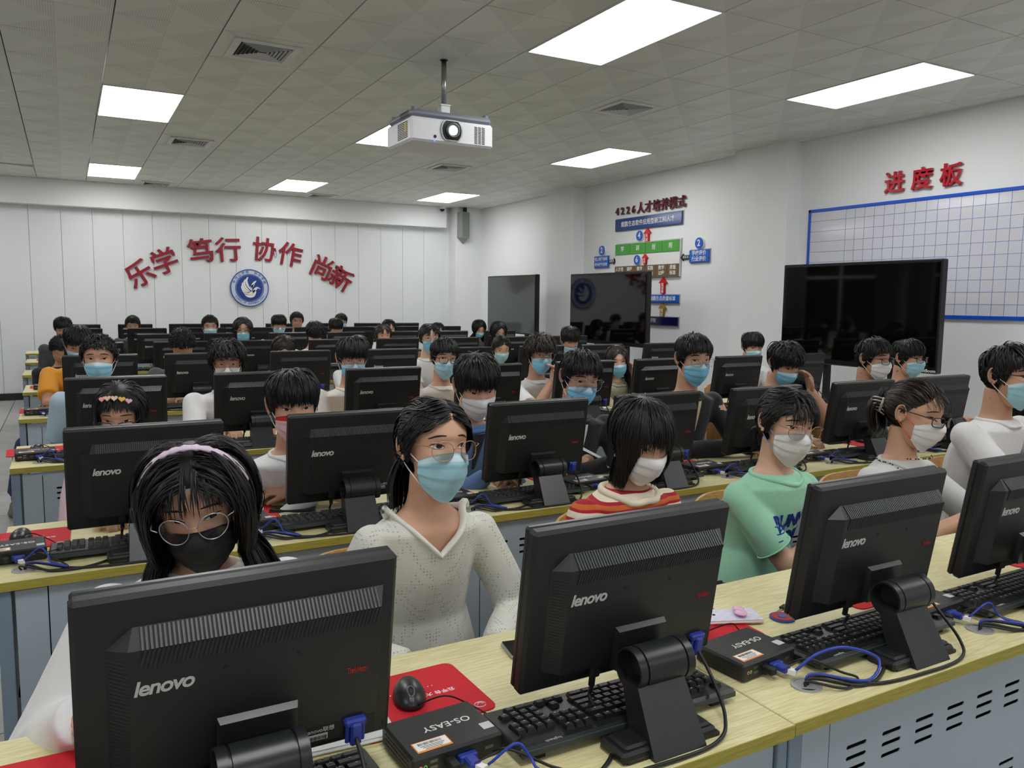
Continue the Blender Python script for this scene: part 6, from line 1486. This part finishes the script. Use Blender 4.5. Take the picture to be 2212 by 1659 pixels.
    for s in (-1, 1):
        u = EL[s]-SHd[s]; k2 = k
        if long_:
            lo = 1.25 if sh in ('white_loose',) else 1.0
            m_.tube(catmull([SHd[s]-u*.05, SHd[s].lerp(EL[s], .5), EL[s]], 5), [r_*lo for r_ in np.interp(np.linspace(0, 1, 11), [0, .5, 1], [.050*(1.06 if not f else 1), .052, .051])], 14)
            m_.sphere(EL[s], .052*lo, 14, 10); fo = tg[s]-EL[s]
            m_.tube([EL[s], EL[s]+fo*.5, EL[s]+fo*(1.02 if sh == 'white_loose' else .93)], [.051*lo, .048*lo, (.044 if sh == 'white_loose' else .036)], 14); m_.sphere(SHd[s], .051 if f and sh != 'white_loose' else .060, 14, 10)
        else:
            m_.sphere(SHd[s], .058*k2, 14, 10); m_.tube([SHd[s], SHd[s]+u*.35, SHd[s]+u*.74], [.058*k2, .061*k2, .065*k2], 16)
    V, Q = remesh(m_, vb, 3)
    if vb < .012: V = wrinkle(V, .006 if sh != 'knit' else .003, 11, idx)
    smt = shirt_mat(sh); shm = npmesh('shirt', V, Q, smt)
    bv = BVHTree.FromPolygons([tuple(v) for v in V], [tuple(q) for q in Q]); nname = {'knit': 'sweater', 'blackjacket': 'jacket', 'trackjacket': 'jacket', 'denim': 'jacket', 'white_sweat': 'sweatshirt'}.get(sh, 'shirt')
    shm.name = nname
    if sh == 'knit':
        # V neck cut through the front, with a ribbed band lying along the opening
        vz = base.z-.105; ctr = Q_c = V[Q].mean(1); cx = base.x
        inside = ((ctr[:, 2] > vz+np.abs(ctr[:, 0]-cx)*1.02) & (ctr[:, 1] < base.y+.02)) | ((ctr[:, 2] > base.z-.020) & (np.abs(ctr[:, 0]-cx) < .105) & (ctr[:, 1] >= base.y+.02))
        Q2 = Q[~inside]; shm = npmesh('sweater', V, Q2, smt)
    so = ob(nname, shm, root)
    colm = {'striped': CREAMC, 'yellow': smt}.get(sh, smt)
    def down(x, y, z0):
        hit = bv.ray_cast(Vector((x, y, z0)), Vector((0, 0, -1))); return hit[0]
    if row <= 3 and sh != 'knit':
        P = []; nn = 36
        for j in range(nn+1):
            a = 2*PI*j/nn; rx, ry = (.084, .076) if f else (.080, .076); x = base.x+rx*math.cos(a); y = base.y-.012+ry*math.sin(a)
            q = down(x, y, base.z+.10); P.append((q if q else Vector((x, y, base.z-.03)))+Vector((0, 0, .001)))
        zs = [p.z for p in P]; zs = [(zs[j-2 if j > 1 else j]+zs[j-1]+zs[j]+zs[(j+1) % nn])/4 for j in range(len(P))]
        for j, p in enumerate(P): p.z = zs[j]
        P[-1] = P[0].copy()
        ob('collar', MB().tube(P, .0075 if sh != 'striped' else .011, 8, caps=False).mesh('collar', colm, True), so, label='cream neckband' if sh == 'striped' else None)
    if sh == 'knit':
        P = []; 
        for j in range(-12, 13):
            x = base.x+j/12*.112; z = vz+abs(j/12*.112)*1.02
            hit = bv.ray_cast(Vector((x, base.y-.5, z)), Vector((0, 1, 0)))[0]; P.append((hit if hit else Vector((x, base.y, z)))+Vector((0, -.0, 0)))
        for t in range(1, 8):
            a = PI*t/8; x = base.x+.112*math.cos(a); y = P[24].y+.050*math.sin(a); q = down(x, y, base.z+.1); P.append(q if q else Vector((x, y, base.z-.02)))
        P.append(P[0].copy()); P2 = []
        for j in range(len(P)): P2.append((P[j-1 if j else 0]+P[j]*2+P[min(j+1, len(P)-1)])/4 if j != 12 else P[j])
        ob('neck_band', MB().tube(P2, .0115, 10, caps=False, flat=.55, up=(0, -1, 0)).mesh('neck_band', mat('ribbed knit band', (226, 226, 218), .9, bump=(420, .0015, 1)), True), so)
    if sh == 'trackjacket':
        for s in (-1, 1):
            u = EL[s]-SHd[s]; side = Vector((s, 0, 0)); P0 = []
            for q_ in (-.009, .009):
                P = []
                for t in np.linspace(-.05, .95, 12):
                    c = SHd[s]+u*t; o_ = c+Vector((s*.12, -.06, .12)); hit = bv.ray_cast(o_, (c+Vector((0, q_, 0))-o_).normalized())[0]
                    if hit: P.append(hit+Vector((s*.001, q_, .001)))
                if len(P) > 3: ob('sleeve_stripe', MB().tube(P, .0042, 6, flat=.4).mesh('sleeve_stripe', WHITEP, True), so)
    if sh in ('blackjacket', 'trackjacket', 'denim'):
        inner = {'blackjacket': (206, 190, 150), 'trackjacket': (224, 224, 224), 'denim': (40, 40, 46)}[sh]
        c = base+Vector((0, -.085, -.075)); P = []
        pts = []
        for zz in np.linspace(.0, -.16, 7):
            for xx in np.linspace(-1, 1, 5):
                w_ = .030*(1+zz/.2); x = base.x+xx*w_; z = base.z-.045+zz; hit = bv.ray_cast(Vector((x, base.y-.5, z)), Vector((0, 1, 0)))[0]
                if hit is None: continue
                pts.append(tuple((hit if hit else Vector((x, base.y-.08, z)))+Vector((0, -.003, 0))))
        mm = MB()
        if len(pts) == 35: mm.add(pts, [(r_*5+c_, r_*5+c_+1, (r_+1)*5+c_+1, (r_+1)*5+c_) for r_ in range(6) for c_ in range(4)])
        if len(pts) == 35: ob('inner_shirt', mm.mesh('inner_shirt', mat('inner shirt '+sh, inner, .85), True), so, label='shirt showing in the open jacket front')
    if sh in ('mint',):
        def proj(mesh_, M0):
            me = bpy.data.meshes.new('chest_print'); VV = []
            for v in mesh_.vertices:
                p = M0 @ v.co; hit = bv.ray_cast(Vector((p.x, base.y-.6, p.z)), Vector((0, 1, 0)))[0]; VV.append(tuple((hit if hit else p)+Vector((0, -.0022, 0))))
            me.from_pydata(VV, [], [tuple(p.vertices) for p in mesh_.polygons]); me.materials.append(mat('blue shirt print', (34, 62, 168), .8)); return me
        for tx, dz_ in (('BUNNY', -.165), ('MORE', -.225)):
            M0 = Matrix.Translation(base+Vector((.03, -.1, dz_))) @ F_FRONT; ob('chest_print', proj(text_mesh(tx, .062, BARC, .0004, .003, 0, 1.0), M0), so, label='blue print on the chest')
        ln_ = MB()
        for q in range(3):
            p = base+Vector((-.085, 0, -.165-.022*q)); A_ = []
            for t in (0, .5, 1):
                x, z = p.x+.016*t, p.z+(1-q)*.004*-t
                hit = bv.ray_cast(Vector((x, base.y-.6, z)), Vector((0, 1, 0)))[0]; A_.append((hit if hit else Vector((x, base.y-.1, z)))+Vector((0, -.001, 0)))
            ln_.tube(A_, .0016, 6)
        ob('chest_print', ln_.mesh('chest_print', mat('blue shirt print', (34, 62, 168), .8), True), so)
    if not long_ and row < 2:
        for s in (-1, 1):
            u = EL[s]-SHd[s]; c = SHd[s]+u*.735; w_ = u.normalized(); a_ = w_.orthogonal().normalized(); b_ = w_.cross(a_)
            ob('sleeve_hem', MB().tube([c+(a_*math.cos(t)+b_*math.sin(t))*.0655*k for t in [2*PI*i/24 for i in range(25)]], .0028, 6, caps=False).mesh('sleeve_hem', smt, True), so)
    # trousers and shoes
    m_ = MB(); m_.loft([ell(pel+Vector((0, 0, .07)), hipw+.008, .118), ell(pel, hipw+.016, .13), ell(pel+Vector((0, 0, -.07)), hipw*.9, .115)])
    for s in (-1, 1):
        hip, kn, an = legs[s]; m_.tube(catmull([hip, hip.lerp(kn, .5), kn], 4), [.094]*3+[.088]*2+[.076]*2+[.070]*2, 12); m_.sphere(kn, .069, 12, 8); m_.tube([kn, kn.lerp(an, .5), kn.lerp(an, .88)], [.069, .066, .060], 12)
    V, Q = remesh(m_, .016, 3); ob('trousers', npmesh('trousers', V, Q, JEANS if pid == 'b22' else TROU), root)
    for s in (-1, 1):
        a_ = legs[s][2]; rg = []
        for t, w_, hh in ((0, .022, .05), (.15, .036, .075), (.35, .038, .085), (.55, .040, .060), (.8, .044, .045), (.95, .036, .035), (1, .015, .02)):
            y = .07-.27*t; rg.append([(a_.x+w_*math.cos(2*PI*j/14), a_.y+y, max(.0, .004+hh*.5+hh*.5*math.sin(2*PI*j/14))) for j in range(14)])
        shoe = ob('shoe', fixn(MB().loft(rg).mesh('shoe', SHOEM, True)), root)
        ob('sole', MB().loft([[(a_.x+w_*1.06*math.cos(2*PI*j/14), a_.y-.065+.14*math.sin(2*PI*j/14), z) for j in range(14)] for w_, z in ((.042, .001), (.044, .018))]).mesh('sole', SOLE), shoe)
        if pid == 'b22' and s < 0:
            lc = MB()
            for q in range(4): lc.tube(catmull([(a_.x-.022, a_.y-.02-.028*q, .082-.011*q), (a_.x, a_.y-.035-.028*q, .092-.011*q), (a_.x+.022, a_.y-.02-.028*q, .082-.011*q)], 3), .0035, 6)
            ob('shoelace', lc.mesh('shoelace', mat('grey lace', (150, 150, 140), .8), True), shoe)
    # face and accessories, all in head space
    est = 'up' if pid == 'g2' else ('mid' if pid == 'g1' else 'down' if pitch >= 12 else ('open' if pid in ('g4',) else 'mid'))
    if pitch < 40:
        for s in (-1, 1):
            ob('eye', eye_mesh(s, est, sk), root, M=HL); ob('eyebrow', brow_mesh(s, .0023 if f else .0030), root, M=HL)
    hm = ob('hair', hair_mesh(hair, hc), root, M=HL @ Matrix.Diagonal((1.0, 1, 1, 1)))
    if mk != 'none':
        me, lp = mask_parts(mk); q = ob('mask', me, root, M=HL); lo2 = [ob('ear_loop', l_, q) for l_ in lp]
        if pid in ('g4', 'g5'):
            for lo_ in lo2:
                lo_.data = lo_.data.copy(); lo_.data.materials.clear(); lo_.data.materials.append(mat('orange mask strap', (226, 96, 60), .7) if pid == 'g5' else mat('pale blue mask strap', (120, 160, 210), .7)); lo_['label'] = ('orange' if pid == 'g5' else 'pale blue')+' ear loop'
    if gl:
        fr, ln_ = glasses_parts(gl); q = ob('glasses', fr, root, M=HL); ob('lens', ln_, q)
    if pid == 'g1':
        P = []; Rr = []
        for j in range(41):
            t = math.radians(22+136*j/40); d = np.array([[math.cos(t)*.9, -.18*math.sin(t)-.02, math.sin(t)]]); r_ = head_radius(d)[0]+.026; dd = Vector(d[0]).normalized(); P.append(dd*r_); Rr.append(.0075+.0018*math.sin(j*2.3)*(1 if 12 < j < 28 else .3))
        ob('headband', MB().tube(P, Rr, 10, flat=.55, up=(0, -1, 0)).mesh('headband', mat('lilac satin', (214, 192, 214), .4, bump=(90, .003, 3)), True), root, M=HL, label='lilac gathered headband')
    if pid == 'g7':
        for j, (x, c) in enumerate(((-.040, (236, 140, 150)), (-.020, (238, 196, 180)), (.0, (226, 206, 182)), (.020, (236, 190, 80)), (.040, (232, 180, 196)))):
            t = [(16*math.sin(a)**3/17, (13*math.cos(a)-5*math.cos(2*a)-2*math.cos(3*a)-math.cos(4*a))/17) for a in [2*PI*i/20 for i in range(20)]]
            pm_ = plate_mesh('hair_clip', [(a*.0125, b*.0125) for a, b in t], [], .004, mat('clip '+str(j), c, .4)); d = np.array([[x, -.058, .082-.15*x]]); d0 = Vector(d[0]).normalized(); r_ = head_radius(d)[0]+.020
            z = d0; xx = Vector((0, 1, 0)).cross(z).normalized(); xx = Vector((1, 0, 0)); yy = z.cross(xx).normalized(); xx = yy.cross(z); Mr = Matrix((xx, yy, z)).transposed().to_4x4()
            ob('hair_clip', pm_, root, M=HL @ Matrix.Translation(d0*r_) @ Mr, label='pastel heart hair clip')
    if pid == 'g5':
        m_ = MB()
        for a in range(5):
            for s in (-1, 1): m_.tube(catmull([(-.052+.02*0, .10+.006*a, .03-.012*a), (-.060-.0*s, .118+s*.018, .028-.012*a), (-.045, .125+s*.03, .02-.012*a)], 4), .0032, 6)
        m_.tube([(-.060, .10, .035), (-.064, .105, -.02)], .005, 8)
        ob('claw_clip', m_.mesh('claw_clip', mat('pearly clip', (170, 160, 150), .2, metal=.3), True), root, M=HL, label='pearly claw clip')
        P = []
        for j in range(60):
            a = 2*PI*j/60; x = base.x+.093*math.cos(a); y = base.y-.016+.090*math.sin(a); q = down(x, y, base.z+.12); z = (q.z if q else base.z)+.004; P.append((x, y, z))
        nb = MB()
        for j, p in enumerate(P): nb.sphere(p, .0030, 6, 4, mi=j % 3 == 0)
        ob('necklace', nb.mesh('necklace', [mat('dark bead', (40, 36, 34), .4), mat('pearl bead', (220, 214, 200), .3)]), root, kind=None)
        w_ = EL[-1].lerp(tg[-1], .9); d = (tg[-1]-EL[-1]).normalized(); a_ = d.orthogonal().normalized(); b_ = d.cross(a_)
        ob('wristwatch', MB().tube([w_+(a_*math.cos(t)+b_*math.sin(t))*.030 for t in [2*PI*i/24 for i in range(25)]], .007, 8, caps=False, flat=.35).mesh('wristwatch', STEEL, True), root, label='metal wristwatch')
    if pid == 'g4': ob('earring', MB().sphere((-.080, .010, -.026), .0035, 10, 6).mesh('earring', mat('gold', (212, 160, 60), .25, metal=.9), True), root, M=HL)
    if pid == 'b8': ob('mask_print', MB().box((.0, -.1085, -.030), (.020, .0016, .012)).mesh('mask_print', mat('gold print', (214, 160, 50), .5)), root, M=HL)
    # the chair
    cx_ = .3*ps.x+.7*mcx(row, seat)+.04 if pid != 'g2' else ps.x-.03; cy_ = ps.y+.04
    global chair_first
    c = chair0 if chair_first else copy_tree(chair0); chair_first = False
    c.location = (cx_, cy_, 0); c.rotation_euler.z = math.radians(random.uniform(-5, 5)); c['label'] = 'plywood school chair of '+who(row, seat); c['group'] = 'plywood school chairs'
chair_first = True
random.seed(11)
for n_, rec in enumerate(PEOPLE):
    build_person(rec, n_)
# prototypes that were never placed
for o in list(COL.objects):
    if o.parent is None and o.get('label') in ('d', 'm', 'k', 'b', 'p', 'g', 'c'):
        for c in list(o.children_recursive): bpy.data.objects.remove(c)
        bpy.data.objects.remove(o)
